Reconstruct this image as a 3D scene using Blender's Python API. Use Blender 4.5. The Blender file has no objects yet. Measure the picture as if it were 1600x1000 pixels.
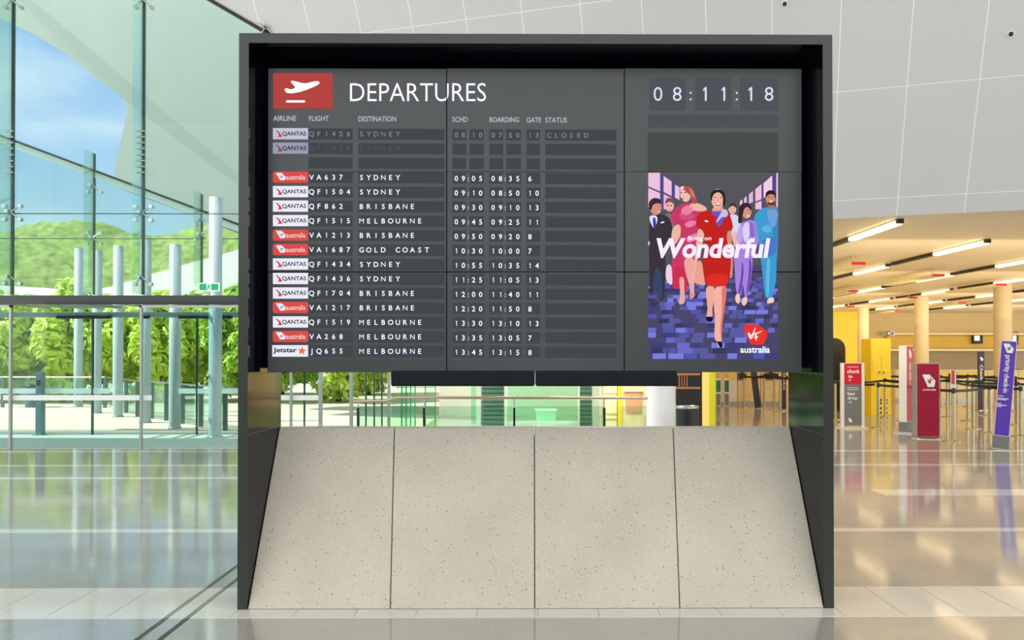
import bpy, bmesh, math, random
from mathutils import Vector, Matrix, Euler
C = bpy.context.scene.collection
SC = bpy.context.scene
random.seed(7)
PI = math.pi

# ------------------------------------------------------------------ camera
F = 1180.0                      # focal length in px of the 1600 px wide frame
EYE = 1.65
PITCH, YAW = math.radians(.45), math.radians(.40)
HORIZON, VPX = 552.0, 822.0     # where level lines and depth lines vanish
PPX, PPY = VPX + F*math.tan(YAW), HORIZON - F*math.tan(PITCH)
cam_d = bpy.data.cameras.new('camera')
cam = bpy.data.objects.new('camera', cam_d); C.objects.link(cam)
cam.location = (0, 0, EYE)
cam.rotation_euler = (PI/2 + PITCH, 0, -YAW)
cam_d.sensor_fit = 'HORIZONTAL'; cam_d.sensor_width = 36
cam_d.lens = F/1600*36
cam_d.shift_x = -(PPX - 800)/1600
cam_d.shift_y = (PPY - 500)/1600
cam_d.clip_end = 500
SC.camera = cam
RM = Euler((PI/2 + PITCH, 0, -YAW)).to_matrix()
def ray(px, py):
    return RM @ Vector(((px - PPX)/F, -(py - PPY)/F, -1.0))
def at(px, py, Y):              # point of the depth plane Y seen at a pixel
    d = ray(px, py); t = Y/d.y
    return Vector((d.x*t, Y, EYE + d.z*t))
def gp(px, py):                 # floor point seen at a pixel
    d = ray(px, py); t = -EYE/d.z
    return Vector((d.x*t, d.y*t, 0))
def sc(Y): return F/Y

# ------------------------------------------------------------------ world, sun, exposure
SC.view_settings.view_transform = 'Standard'
SC.view_settings.look = 'None'
SC.view_settings.exposure = 0.0
SC.view_settings.gamma = 1.0
SC.view_settings.use_curve_mapping = False
w = bpy.data.worlds.new('sky'); SC.world = w; w.use_nodes = True
nt = w.node_tree; nt.nodes.clear()
def N(t, typ, **k):
    n = t.nodes.new(typ)
    for a, b in k.items(): setattr(n, a, b)
    return n
tc = N(nt, 'ShaderNodeTexCoord')
noise = N(nt, 'ShaderNodeTexNoise'); noise.inputs['Scale'].default_value = 3.2; noise.inputs['Detail'].default_value = 6
mp = N(nt, 'ShaderNodeMapping'); mp.inputs['Scale'].default_value = (1, 1, 2.6)
nt.links.new(tc.outputs['Generated'], mp.inputs['Vector']); nt.links.new(mp.outputs[0], noise.inputs['Vector'])
cr = N(nt, 'ShaderNodeValToRGB')
cr.color_ramp.elements[0].position = .46; cr.color_ramp.elements[0].color = (.36, .58, .88, 1)
cr.color_ramp.elements[1].position = .70; cr.color_ramp.elements[1].color = (.86, .95, 1.0, 1)
nt.links.new(noise.outputs['Fac'], cr.inputs[0])
sx = N(nt, 'ShaderNodeSeparateXYZ'); nt.links.new(tc.outputs['Generated'], sx.inputs[0])
mr = N(nt, 'ShaderNodeMapRange'); mr.inputs[1].default_value = .25; mr.inputs[2].default_value = -.5
mr.inputs[3].default_value = 0; mr.inputs[4].default_value = 1
nt.links.new(sx.outputs['Y'], mr.inputs[0])
mx = N(nt, 'ShaderNodeMixRGB'); mx.inputs[2].default_value = (1.92, 1.92, 1.91, 1)   # half of the sky behind the viewer, brightened to fill the interior
nt.links.new(mr.outputs[0], mx.inputs[0]); nt.links.new(cr.outputs[0], mx.inputs[1])
hz = N(nt, 'ShaderNodeMapRange'); hz.inputs[1].default_value = .02; hz.inputs[2].default_value = .26; hz.inputs[3].default_value = .85; hz.inputs[4].default_value = 0
nt.links.new(sx.outputs['Z'], hz.inputs[0])
mz = N(nt, 'ShaderNodeMixRGB'); mz.inputs[2].default_value = (.74, .88, .90, 1)      # haze low over the horizon
nt.links.new(hz.outputs[0], mz.inputs[0]); nt.links.new(cr.outputs[0], mz.inputs[1]); nt.links.new(mz.outputs[0], mx.inputs[1])
bg = N(nt, 'ShaderNodeBackground'); bg.inputs[1].default_value = 1.15
ow = N(nt, 'ShaderNodeOutputWorld')
nt.links.new(mx.outputs[0], bg.inputs[0]); nt.links.new(bg.outputs[0], ow.inputs[0])
sun_d = bpy.data.lights.new('sun', 'SUN'); sun_d.energy = 7.5; sun_d.color = (1, .95, .84); sun_d.angle = .01
sun = bpy.data.objects.new('sun', sun_d); C.objects.link(sun)
sun.rotation_euler = (math.radians(42), 0, math.radians(-82))      # from the left, high
sun.location = (-10, -10, 30)
def area(name, loc, rot, sx_, sy_, power, col):
    d = bpy.data.lights.new(name, 'AREA'); d.shape = 'RECTANGLE'; d.size = sx_; d.size_y = sy_
    d.energy = power; d.color = col
    o = bpy.data.objects.new(name, d); C.objects.link(o); o.location = loc; o.rotation_euler = rot
    return o
UP = 14.0                        # W per warm fill lamp added under the hall ceiling
WARM = (1.0, .74, .38)
WARM2 = (1.0, .84, .58)
TUBE = 2.6                      # strength of the lit ceiling tubes

# ------------------------------------------------------------------ materials
def lin(h):
    h = h.lstrip('#'); r = [int(h[i:i+2], 16)/255 for i in (0, 2, 4)]
    return tuple((c/12.92 if c <= .04045 else ((c+.055)/1.055)**2.4) for c in r) + (1,)
MATS = {}
def pm(name, col, rough=.5, metal=0, spec=.5, var=0, scale=8, emit=None, es=0, ior=1.5, coat=0, bump=0):
    if name in MATS: return MATS[name]
    m = bpy.data.materials.new(name); m.use_nodes = True
    t = m.node_tree; b = t.nodes['Principled BSDF']
    c = lin(col) if isinstance(col, str) else col
    b.inputs['Base Color'].default_value = c
    b.inputs['Roughness'].default_value = rough; b.inputs['Metallic'].default_value = metal
    b.inputs['Specular IOR Level'].default_value = spec; b.inputs['IOR'].default_value = ior
    b.inputs['Coat Weight'].default_value = coat; b.inputs['Coat Roughness'].default_value = .03
    if var or bump:
        tcn = N(t, 'ShaderNodeTexCoord'); nz = N(t, 'ShaderNodeTexNoise'); nz.inputs['Scale'].default_value = scale
        nz.inputs['Detail'].default_value = 4
        t.links.new(tcn.outputs['Object'], nz.inputs['Vector'])
        if var:
            r = N(t, 'ShaderNodeValToRGB')
            r.color_ramp.elements[0].position = .3; r.color_ramp.elements[1].position = .7
            r.color_ramp.elements[0].color = tuple(x*(1-var) for x in c[:3]) + (1,)
            r.color_ramp.elements[1].color = tuple(min(1, x*(1+var)) for x in c[:3]) + (1,)
            t.links.new(nz.outputs['Fac'], r.inputs[0]); t.links.new(r.outputs[0], b.inputs['Base Color'])
        if bump:
            bp = N(t, 'ShaderNodeBump'); bp.inputs['Strength'].default_value = bump; bp.inputs['Distance'].default_value = .01
            t.links.new(nz.outputs['Fac'], bp.inputs['Height']); t.links.new(bp.outputs[0], b.inputs['Normal'])
    if emit:
        b.inputs['Emission Color'].default_value = lin(emit) if isinstance(emit, str) else emit
        b.inputs['Emission Strength'].default_value = es
    MATS[name] = m; return m
def em(col, s=1.0, base='#050505'):          # a lit picture element of a screen
    return pm('lit_%s_%.2f' % (col, s), base, .6, spec=0, emit=col, es=s)
def glass(name, tint, refl=.10, rough=0.0):
    m = bpy.data.materials.new(name); m.use_nodes = True; t = m.node_tree; t.nodes.clear()
    tr = N(t, 'ShaderNodeBsdfTransparent'); tr.inputs[0].default_value = lin(tint)
    gl = N(t, 'ShaderNodeBsdfGlossy'); gl.inputs['Roughness'].default_value = rough; gl.inputs[0].default_value = (.92, 1, .97, 1)
    lw = N(t, 'ShaderNodeLayerWeight'); lw.inputs[0].default_value = .25
    ma = N(t, 'ShaderNodeMath', operation='MULTIPLY_ADD'); ma.inputs[1].default_value = .4; ma.inputs[2].default_value = refl; ma.use_clamp = True
    t.links.new(lw.outputs['Fresnel'], ma.inputs[0])
    mixs = N(t, 'ShaderNodeMixShader'); o = N(t, 'ShaderNodeOutputMaterial')
    t.links.new(ma.outputs[0], mixs.inputs[0]); t.links.new(tr.outputs[0], mixs.inputs[1]); t.links.new(gl.outputs[0], mixs.inputs[2])
    t.links.new(mixs.outputs[0], o.inputs[0])
    MATS[name] = m; return m
def terrazzo(name, base, dark, light, sc1, sc2, rough, ior=1.5, thr=.16, spec=.5, amt=.6):
    m = bpy.data.materials.new(name); m.use_nodes = True; t = m.node_tree; b = t.nodes['Principled BSDF']
    tcn = N(t, 'ShaderNodeTexCoord')
    v = N(t, 'ShaderNodeTexVoronoi'); v.inputs['Scale'].default_value = sc1
    v2 = N(t, 'ShaderNodeTexVoronoi'); v2.inputs['Scale'].default_value = sc2
    nz = N(t, 'ShaderNodeTexNoise'); nz.inputs['Scale'].default_value = 2.2; nz.inputs['Detail'].default_value = 5
    for n in (v, v2, nz): t.links.new(tcn.outputs['Object'], n.inputs['Vector'])
    def ramp(src, p0, p1, c0, c1):
        r = N(t, 'ShaderNodeValToRGB'); r.color_ramp.elements[0].position = p0; r.color_ramp.elements[1].position = p1
        r.color_ramp.elements[0].color = c0; r.color_ramp.elements[1].color = c1
        t.links.new(src, r.inputs[0]); return r
    r0 = ramp(nz.outputs['Fac'], .3, .7, tuple(x*.93 for x in lin(base)[:3]) + (1,), tuple(min(1, x*1.06) for x in lin(base)[:3]) + (1,))
    f1 = ramp(v.outputs['Distance'], thr, thr+.08, (1, 1, 1, 1), (0, 0, 0, 1))
    sep = N(t, 'ShaderNodeSeparateXYZ'); t.links.new(v.outputs['Color'], sep.inputs[0])
    g1 = ramp(sep.outputs[0], .55, .9, (0, 0, 0, 1), (amt, amt, amt, 1))
    mu = N(t, 'ShaderNodeMath', operation='MULTIPLY'); t.links.new(f1.outputs[0], mu.inputs[0]); t.links.new(g1.outputs[0], mu.inputs[1])
    m1 = N(t, 'ShaderNodeMixRGB'); m1.inputs[2].default_value = lin(dark)
    t.links.new(mu.outputs[0], m1.inputs[0]); t.links.new(r0.outputs[0], m1.inputs[1])
    f2 = ramp(v2.outputs['Distance'], .2, .35, (amt*.8,)*3 + (1,), (0, 0, 0, 1))
    m2 = N(t, 'ShaderNodeMixRGB'); m2.inputs[2].default_value = lin(light)
    t.links.new(f2.outputs[0], m2.inputs[0]); t.links.new(m1.outputs[0], m2.inputs[1])
    t.links.new(m2.outputs[0], b.inputs['Base Color'])
    b.inputs['Roughness'].default_value = rough; b.inputs['IOR'].default_value = ior; b.inputs['Specular IOR Level'].default_value = spec
    MATS[name] = m; return m

M_black = pm('black_gloss', '#15171a', .12, var=.1, coat=.3)
M_panel = pm('black_glass_panel', '#0b0f17', .08, spec=.2)
M_edge = pm('dark_grey_metal', '#333634', .3, metal=.2, var=.06, scale=20)
M_chrome = pm('brushed_steel', '#b9bab8', .25, metal=1, var=.05)
M_brass = pm('warm_steel', '#c9bda0', .2, metal=1)
M_dark = pm('black_plastic', '#17181b', .4, var=.1)
M_white = pm('white_paint', '#e9e8e4', .5, var=.02)
M_ceil = pm('white_ceiling_paint', '#e6d8bd', .45, var=.015)
M_alu = pm('light_aluminium', '#aab0ae', .35, metal=.6, var=.04)
M_fin = pm('glass_fin_edge', '#0d3a3a', .1, spec=.8)
M_glass = glass('facade_glass', '#f1f9f7', .0)
M_glass2 = glass('vestibule_glass', '#f0f8f6', .0)
M_railglass = glass('rail_glass', '#e9f8f0', .03)
M_greenglass = glass('green_glass', '#def7ea', .03)
M_finglass = glass('fin_glass', '#f2fbf8', .015)
M_band = pm('frosted_band', '#f4fbf9', .7)
M_band.node_tree.nodes['Principled BSDF'].inputs['Transmission Weight'].default_value = .0
M_yellow = pm('yellow_laminate', '#ffdc28', .4, var=.05, scale=3)
M_wood = pm('pale_wood', '#ecd2a2', .4, var=.12, scale=5)
M_cream = pm('cream_laminate', '#efe0b4', .4, var=.04)
M_red = pm('red_board', '#c8102e', .35, var=.05)
M_maroon = pm('crimson_board', '#a10f38', .25, var=.06)
M_purple = pm('purple_board', '#5b34b8', .35, var=.04)
M_dpurple = pm('dark_purple_board', '#33203f', .4, var=.05)
M_grey = pm('grey_board', '#777a7e', .4, var=.04)
M_print = pm('white_lettering', '#f6f4f2', .5)
M_green = pm('exit_green', '#00935c', .4, emit='#00a866', es=.5)
M_concrete = terrazzo('pale_terrazzo', '#c9c2b4', '#4b463c', '#dcd6c8', 46, 85, .55, thr=.15, spec=.3, amt=.9)
M_floor = terrazzo('grey_granite', '#b4b0ab', '#7c7873', '#d0cdc8', 150, 110, .085, ior=3.3, thr=.3, amt=.7)
_t = M_floor.node_tree; _n = N(_t, 'ShaderNodeTexNoise'); _n.inputs['Scale'].default_value = 2.6; _n.inputs['Detail'].default_value = 1
_c = N(_t, 'ShaderNodeTexCoord'); _t.links.new(_c.outputs['Object'], _n.inputs['Vector'])
_b = N(_t, 'ShaderNodeBump'); _b.inputs['Strength'].default_value = .12; _b.inputs['Distance'].default_value = .004
_t.links.new(_n.outputs['Fac'], _b.inputs['Height']); _t.links.new(_b.outputs[0], _t.nodes['Principled BSDF'].inputs['Normal'])
M_strip = pm('pale_stone', '#e8e3da', .085, ior=2.4, var=.03, scale=3)
M_joint = pm('joint_dark', '#7d7870', .5)
M_pave = pm('paving', '#dcc8b8', .8, var=.08, scale=1.5)
M_mat = pm('entrance_matting', '#d8d0c6', .7, var=.06, scale=30)
M_soffit = pm('canopy_soffit', '#929d97', .6, var=.03, scale=1)
M_coladd = pm('white_column_paint', '#b4bcc3', .45, var=.02)
M_hcol = pm('hall_column_paint', '#e2cfa9', .45, var=.03)

# ------------------------------------------------------------------ mesh helpers
def link(o): C.objects.link(o); return o
class MB:
    def __init__(s): s.v, s.f, s.m, s.sm = [], [], [], []
    def add(s, vs, fs, mi=0, smooth=False):
        b = len(s.v); s.v += [tuple(v) for v in vs]
        for f in fs: s.f.append([b+i for i in f]); s.m.append(mi); s.sm.append(smooth)
        return s
    def box(s, c, d, mi=0, rot=None):
        vs = [Vector((x*d[0]/2, y*d[1]/2, z*d[2]/2)) for x in (-1, 1) for y in (-1, 1) for z in (-1, 1)]
        if rot is not None: vs = [rot @ v for v in vs]
        vs = [v + Vector(c) for v in vs]
        return s.add(vs, [(0,1,3,2), (4,6,7,5), (0,4,5,1), (2,3,7,6), (0,2,6,4), (1,5,7,3)], mi)
    def span(s, a, b, mi=0):
        return s.box([(a[i]+b[i])/2 for i in range(3)], [abs(b[i]-a[i]) for i in range(3)], mi)
    def tube(s, a, b, r, n=14, mi=0, r2=None):
        a, b = Vector(a), Vector(b); d = (b-a).normalized()
        u = d.orthogonal().normalized(); w_ = d.cross(u); r2 = r if r2 is None else r2
        vs = []
        for k in range(n):
            t = 2*PI*k/n; e = u*math.cos(t) + w_*math.sin(t)
            vs += [a+e*r, b+e*r2]
        s.add(vs, [(2*k, 2*((k+1) % n), 2*((k+1) % n)+1, 2*k+1) for k in range(n)], mi, True)
        s.add([vs[2*k] for k in range(n)], [tuple(range(n))[::-1]], mi)
        s.add([vs[2*k+1] for k in range(n)], [tuple(range(n))], mi)
        return s
    def lathe(s, prof, c=(0,0,0), n=24, mi=0):
        c = Vector(c); vs = []
        for r, z in prof:
            for k in range(n):
                t = 2*PI*k/n; vs.append(c + Vector((r*math.cos(t), r*math.sin(t), z)))
        fs = [(i*n+k, i*n+(k+1) % n, (i+1)*n+(k+1) % n, (i+1)*n+k) for i in range(len(prof)-1) for k in range(n)]
        s.add(vs, fs, mi, True)
        return s
    def ball(s, c, r, mi=0, n=10, e=(1,1,1)):
        vs, fs = [], []; m = n//2+1
        for i in range(m+1):
            p = PI*i/m
            for k in range(n):
                t = 2*PI*k/n
                vs.append((c[0]+r*e[0]*math.sin(p)*math.cos(t), c[1]+r*e[1]*math.sin(p)*math.sin(t), c[2]+r*e[2]*math.cos(p)))
        for i in range(m):
            for k in range(n): fs.append((i*n+k, (i+1)*n+k, (i+1)*n+(k+1) % n, i*n+(k+1) % n))
        return s.add(vs, fs, mi, True)
    def prism(s, pts, off, mi=0):             # polygon given as 3-D points, extruded by a vector
        n = len(pts); off = Vector(off); a = [Vector(p) for p in pts]; b = [p+off for p in a]
        s.add(a+b, [tuple(range(n)), tuple(range(2*n-1, n-1, -1))] + [(i, i+n, (i+1) % n+n, (i+1) % n) for i in range(n)], mi)
        return s
    def build(s, name, mats, parent=None, bevel=0, world=True):
        me = bpy.data.meshes.new(name)
        off = Vector((0,0,0))
        if parent is not None and world:
            p = parent
            while p is not None: off += Vector(p.location); p = p.parent
        me.from_pydata([tuple(Vector(v)-off) for v in s.v], [], s.f)
        if not isinstance(mats, (list, tuple)): mats = [mats]
        for m in mats: me.materials.append(m)
        me.polygons.foreach_set('material_index', s.m); me.polygons.foreach_set('use_smooth', s.sm)
        bm = bmesh.new(); bm.from_mesh(me); bmesh.ops.recalc_face_normals(bm, faces=bm.faces)
        bm.to_mesh(me); bm.free()
        me.update()
        o = bpy.data.objects.new(name, me); link(o)
        if parent is not None: o.parent = parent
        if bevel:
            b = o.modifiers.new('bevel', 'BEVEL'); b.width = bevel; b.segments = 2; b.limit_method = 'ANGLE'
        return o
def tag(o, label=None, cat=None, group=None, kind=None):
    if label: o['label'] = label
    if cat: o['category'] = cat
    if group: o['group'] = group
    if kind: o['kind'] = kind
    return o
def thing(name, label, cat, loc=(0,0,0), group=None):
    o = bpy.data.objects.new(name, None); link(o); o.location = loc; o.empty_display_size = .1
    return tag(o, label, cat, group)
def struct_empty(name, loc=(0,0,0)):
    o = bpy.data.objects.new(name, None); link(o); o.location = loc; o.empty_display_size = .1
    return tag(o, kind='structure')
def struct(name, mb, mats, **k): return tag(mb.build(name, mats, **k), kind='structure')
def copy_tree(o, parent=None):
    c = o.copy(); link(c)
    if parent is not None: c.parent = parent
    for ch in list(o.children): copy_tree(ch, c)
    return c

# --- lettering: glyph outlines of the built-in font turned into meshes
_TX = {}
def glyphs(txt, bold=0.0, shear=0.0):
    key = (txt, bold, shear)
    if key not in _TX:
        cu = bpy.data.curves.new('t', 'FONT'); cu.body = txt; cu.size = 1; cu.offset = bold; cu.shear = shear
        cu.resolution_u = 3
        o = bpy.data.objects.new('t', cu); link(o)
        dg = bpy.context.evaluated_depsgraph_get(); me = bpy.data.meshes.new_from_object(o.evaluated_get(dg))
        vs = [(v.co.x, v.co.y) for v in me.vertices]; fs = [tuple(p.vertices) for p in me.polygons]
        bpy.data.objects.remove(o); bpy.data.curves.remove(cu); bpy.data.meshes.remove(me)
        _TX[key] = (vs, fs)
    return _TX[key]
CAP = max(v[1] for v in glyphs('H')[0])
_h = CAP; _w = .13*_h                       # a numeral one with a flag, as the board's lettering has it
for _bold in (.012, -.004, 0):
    _TX[('1', _bold, 0.0)] = ([(.30*_h-_w, 0), (.30*_h, 0), (.30*_h, _h), (.30*_h-_w*.9, _h), (.02*_h, .80*_h), (.07*_h, .70*_h), (.30*_h-_w, .84*_h)], [(0, 1, 2, 3, 6), (3, 4, 5, 6)])
def fit(txt, x0, x1, y0, y1, bold=0, shear=0):     # stretch a word into a box (y up)
    vs, fs = glyphs(txt, bold, shear)
    ax = min(v[0] for v in vs); bx = max(v[0] for v in vs); ay = min(v[1] for v in vs); by = max(v[1] for v in vs)
    return [(x0+(v[0]-ax)/(bx-ax)*(x1-x0), y0+(v[1]-ay)/(by-ay)*(y1-y0)) for v in vs], fs
def chaikin(p, it=2):
    for _ in range(it):
        q = []
        for i in range(len(p)):
            a, b = p[i], p[(i+1) % len(p)]
            q += [(a[0]*.75+b[0]*.25, a[1]*.75+b[1]*.25), (a[0]*.25+b[0]*.75, a[1]*.25+b[1]*.75)]
        p = q
    return p

# ================================================================== SETTING
YF = 4.88                                   # front of the monolith
YG, YV = 13.07, 15.4                        # inner and outer glass facade
HC = 3.79                                   # hall ceiling
# --- floor
mb = MB(); mb.span((-22, -9, -.2), (29, YG, 0)); mb.span((-2.3, YG, -.2), (29, 41, 0))
struct('floor', mb, M_floor)
mb = MB(); mb.span((-22, YG+.002, -.2), (-2.302, YV-.02, -.004)); struct('floor_vestibule', mb, M_mat)
mb = MB(); mb.span((-45, YV-.018, -.3), (-2.302, 44, -.006)); struct('ground_outside', mb, M_pave)
k = 0
def strip(a, b):
    global k; k += 1
    m_ = MB(); m_.span((a[0], a[1], .0002), (b[0], b[1], .0022)); struct('trim_%d' % k, m_, M_strip)
yfl = lambda py: gp(822, py).y
strip((-9, yfl(965)), (12, yfl(918)))
strip((-9, yfl(831)), (12, yfl(826)))
mb = MB(); a, b_ = yfl(775), yfl(765.5)
xa, xb = gp(1386, 775).x, gp(1362, 766).x
mb.prism([(xa, a, .0002), (13, a, .0002), (13, b_, .0002), (xb, b_, .0002)], (0, 0, .002)); k += 1
struct('trim_%d' % k, mb, M_strip)
strip((-9, yfl(748)), (-2.4, yfl(745)))
strip((-9, yfl(728)), (12, yfl(725.5)))
strip((-9, yfl(706)), (13, yfl(703.5)))
mb = MB()
for i in range(-16, 24):
    x = -2.62 + .385*i
    mb.span((x-.0015, yfl(964.5), .0021), (x+.0015, yfl(918.5), .0027))
struct('trim_%d' % (k+1), mb, M_joint)
mb = MB()
for x in (-2.25, -2.232, -2.118, -2.10): mb.span((x-.0035, 2.5, .0021), (x+.0035, 7.2, .0045))
struct('trim_%d' % (k+2), mb, pm('joint_metal', '#5d5a50', .3, metal=.8))

# --- sloping white bulkhead over the hall (its local axes: x along the panels, y up the slope)
p0 = at(1303, 342, 12.02); p1 = at(1600, 328, 12.02); 
yb = lambda px, py: (HC-EYE)/(-(-ray(px, py).z/ray(px, py).y))
P0 = at(1303, 342, yb(1303, 342)); P1 = at(1600, 328, yb(1600, 328))
ux = (P1-P0).normalized()
vup = Vector((-.97, -1.0, 2.47)).normalized()
nrm = ux.cross(vup).normalized(); vy = nrm.cross(ux).normalized()
BM = Matrix((ux, vy, nrm)).transposed().to_4x4(); BM.translation = P0
BI = BM.inverted()
def on_bulk(px, py):
    d = ray(px, py); o = Vector((0, 0, EYE)); t = (P0-o).dot(nrm)/d.dot(nrm); return BI @ (o+d*t)
# panel grid measured on the photograph
q = [on_bulk(1309, 140), on_bulk(1417, 135), on_bulk(1531, 125)]
du = (q[2].x-q[0].x)/2
h1, h2 = on_bulk(1450, 131).y, on_bulk(1450, 306).y
def panel_mat():
    m = bpy.data.materials.new('white_ceiling_panels'); m.use_nodes = True; t = m.node_tree; b = t.nodes['Principled BSDF']
    tcn = N(t, 'ShaderNodeTexCoord'); sp = N(t, 'ShaderNodeSeparateXYZ'); t.links.new(tcn.outputs['Object'], sp.inputs[0])
    def line(src, per, off, w_):
        a = N(t, 'ShaderNodeMath', operation='SUBTRACT'); a.inputs[1].default_value = off; t.links.new(src, a.inputs[0])
        pp = N(t, 'ShaderNodeMath', operation='PINGPONG'); pp.inputs[1].default_value = per/2; t.links.new(a.outputs[0], pp.inputs[0])
        l = N(t, 'ShaderNodeMath', operation='LESS_THAN'); l.inputs[1].default_value = w_; t.links.new(pp.outputs[0], l.inputs[0]); return l
    l1 = line(sp.outputs[0], du, q[0].x, .006); l2 = line(sp.outputs[1], h1-h2, h1, .005)
    mxm = N(t, 'ShaderNodeMath', operation='MAXIMUM'); t.links.new(l1.outputs[0], mxm.inputs[0]); t.links.new(l2.outputs[0], mxm.inputs[1])
    c = N(t, 'ShaderNodeMixRGB'); c.inputs[1].default_value = lin('#cdcccd'); c.inputs[2].default_value = lin('#f4f3f1')
    t.links.new(mxm.outputs[0], c.inputs[0]); t.links.new(c.outputs[0], b.inputs['Base Color'])
    b.inputs['Roughness'].default_value = .3
    return m
M_bulk = panel_mat()
topv = 9.6
# left edge of the bulkhead runs along the glass facade
def hit_facade(v):                          # u where the plane meets the facade at height v
    a = BM @ Vector((0, v, 0)); return (YG - .03 - a.y)/ux.y
us = [(hit_facade(v), v) for v in (0, topv)]
ring = [(us[0][0], 0), (9.5, 0), (9.5, topv), (us[1][0], topv)]
me = MB(); me.prism([(a, b2, 0) for a, b2 in ring], (0, 0, -.12))
bo = me.build('wall_bulkhead', M_bulk); bo.matrix_world = BM; tag(bo, kind='structure')
mb = MB()                                   # dark trim where glass meets the bulkhead
e0 = BM @ Vector((us[0][0], 0, 0)); e1 = BM @ Vector((us[1][0], topv, 0))
mb.tube(e0+Vector((0, -.02, -.02)), e1+Vector((0, -.02, -.02)), .03, 8)
struct('trim_glass_head', mb, M_dark)
# roof over the atrium, hall ceiling, hall walls
TL = BM @ Vector((9.5, topv, 0)); TR = BM @ Vector((us[1][0], topv, 0))
mb = MB(); zt = TL.z
mb.prism([(-24, -9, zt), (30, -9, zt), (30, TL.y-.2, zt), (TL.x, TL.y, zt), (TR.x, TR.y, zt), (-24, YG+.3, zt)], (0, 0, .3))
struct('ceiling_atrium', mb, M_white)
mb = MB()
Q0 = BM @ Vector((9.5, 0, 0)); Q1 = BM @ Vector((us[0][0], 0, 0))
mb.prism([(Q1.x, Q1.y, HC), (Q0.x, Q0.y, HC), (28, Q0.y, HC), (28, 40.3, HC), (-2.3, 40.3, HC), (-2.3, YG+.1, HC)], (0, 0, .15))
struct('ceiling', mb, M_ceil)
M_tan = pm('tan_wall_paint', '#d8bf8a', .5, var=.03, scale=1)
mb = MB(); mb.span((-2.3, 40, 0), (28.2, 40.3, HC)); struct('wall_back', mb, M_tan)
mb = MB(); mb.span((28, 9, 3.2), (28.3, 40, HC))
for y in (9.2, 15.4, 21.6, 27.8, 34): mb.span((28, y-.1, 0), (28.3, y+.1, 3.2))
struct('wall_right', mb, M_tan)            # unseen side left open between posts to let sky light into the hall
# brown and green blocks added behind the viewer to tint the screen's reflections
mb = MB(); mb.span((2.5, -14.4, -.2), (24, -14, 4.6)); struct('rear_block_brown', mb, pm('reflection_brown', '#7a5636', .6, var=.1, scale=2))
mb = MB(); mb.span((-26, -17, -.2), (-.5, -15, 4.4)); struct('rear_block_green', mb, pm('reflection_green', '#7fae5c', .9, var=.3, scale=3))
# bands on the back wall
mb = MB(); a = at(1385, 525, 39.9); b_ = at(1600, 544, 39.9); mb.span((a.x, 39.85, b_.z), (27, 39.98, a.z)); struct('trim_yellow_band', mb, pm('mustard_panel', '#d8b128', .4, var=.06, scale=.6))
mb = MB(); a = at(1385, 523, 39.9); mb.span((a.x, 39.6, a.z-.02), (27, 39.98, a.z+.09)); struct('trim_shelf_edge', mb, M_cream)
mb = MB(); a = at(1385, 545, 39.9); mb.span((a.x, 39.6, a.z-.12), (27, 39.98, a.z)); struct('trim_sill_edge', mb, M_cream)
mb = MB(); a = at(1392, 547, 39.9); b_ = at(1600, 578, 39.9); mb.span((a.x, 39.88, b_.z), (27, 39.97, a.z)); struct('trim_brown_panel', mb, pm('taupe_panel', '#9c8a66', .5, var=.05, scale=1))

# ================================================================== GLASS FACADE
w1 = struct_empty('window_1', (at(120, 552, YG).x, YG, 0))
XL, XR = -21.0, at(608, 552, YG).x
zg = 2.655
def slope_top(x):                            # height of the bulkhead where it meets the facade
    return e0.z + (e1.z-e0.z)*(x-e0.x)/(e1.x-e0.x)
mb = MB(); zt1 = slope_top(-8.6)
x0 = -21
pts = [(XL, YG-.006, zg), (XR, YG-.006, zg), (XR, YG-.006, min(slope_top(XR), 12)-.03), (e1.x, YG-.006, e1.z-.03), (XL, YG-.006, e1.z-.03)]
mb.prism(pts, (0, .012, 0)); mb.build('upper_pane', M_glass, w1)
mb = MB(); xs = [at(p, 552, YG).x for p in (17, 220, 372, 501, 549)]
mb.span((XL, YG-.006, .02), (XR, YG+.006, 2.47)); mb.build('lower_pane', M_glass, w1)
mb = MB(); mb.span((XL, YG-.09, at(100, 476, YG).z), (XR, YG+.09, at(100, 462, YG).z)); mb.build('transom', M_black, w1, bevel=.006)
for p in (334,):
    z = at(200, p, YG).z; mb = MB(); mb.span((XL, YG-.008, z-.008), (XR, YG+.008, z+.008)); mb.build('glass_joint', M_fin, w1)
def spider(parent, x, Y, z, half=False, s=1.0):
    mb = MB(); hub = (x, Y-.10, z); mb.ball(hub, .03*s)
    mb.tube((x, Y-.20, z), (x, Y-.10, z), .022*s, 10)
    for sx_ in (-1, 1):
        for sz in ((-1, 1) if not half else (-1,)):
            e = (x+sx_*.13*s, Y-.05, z+sz*.115*s); mb.tube(hub, e, .016*s, 8, r2=.011*s)
            mb.tube((e[0], e[1]-.02, e[2]), (e[0], Y-.005, e[2]), .034*s, 12)
    mb.build('spider_fitting', M_chrome, parent)
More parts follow.
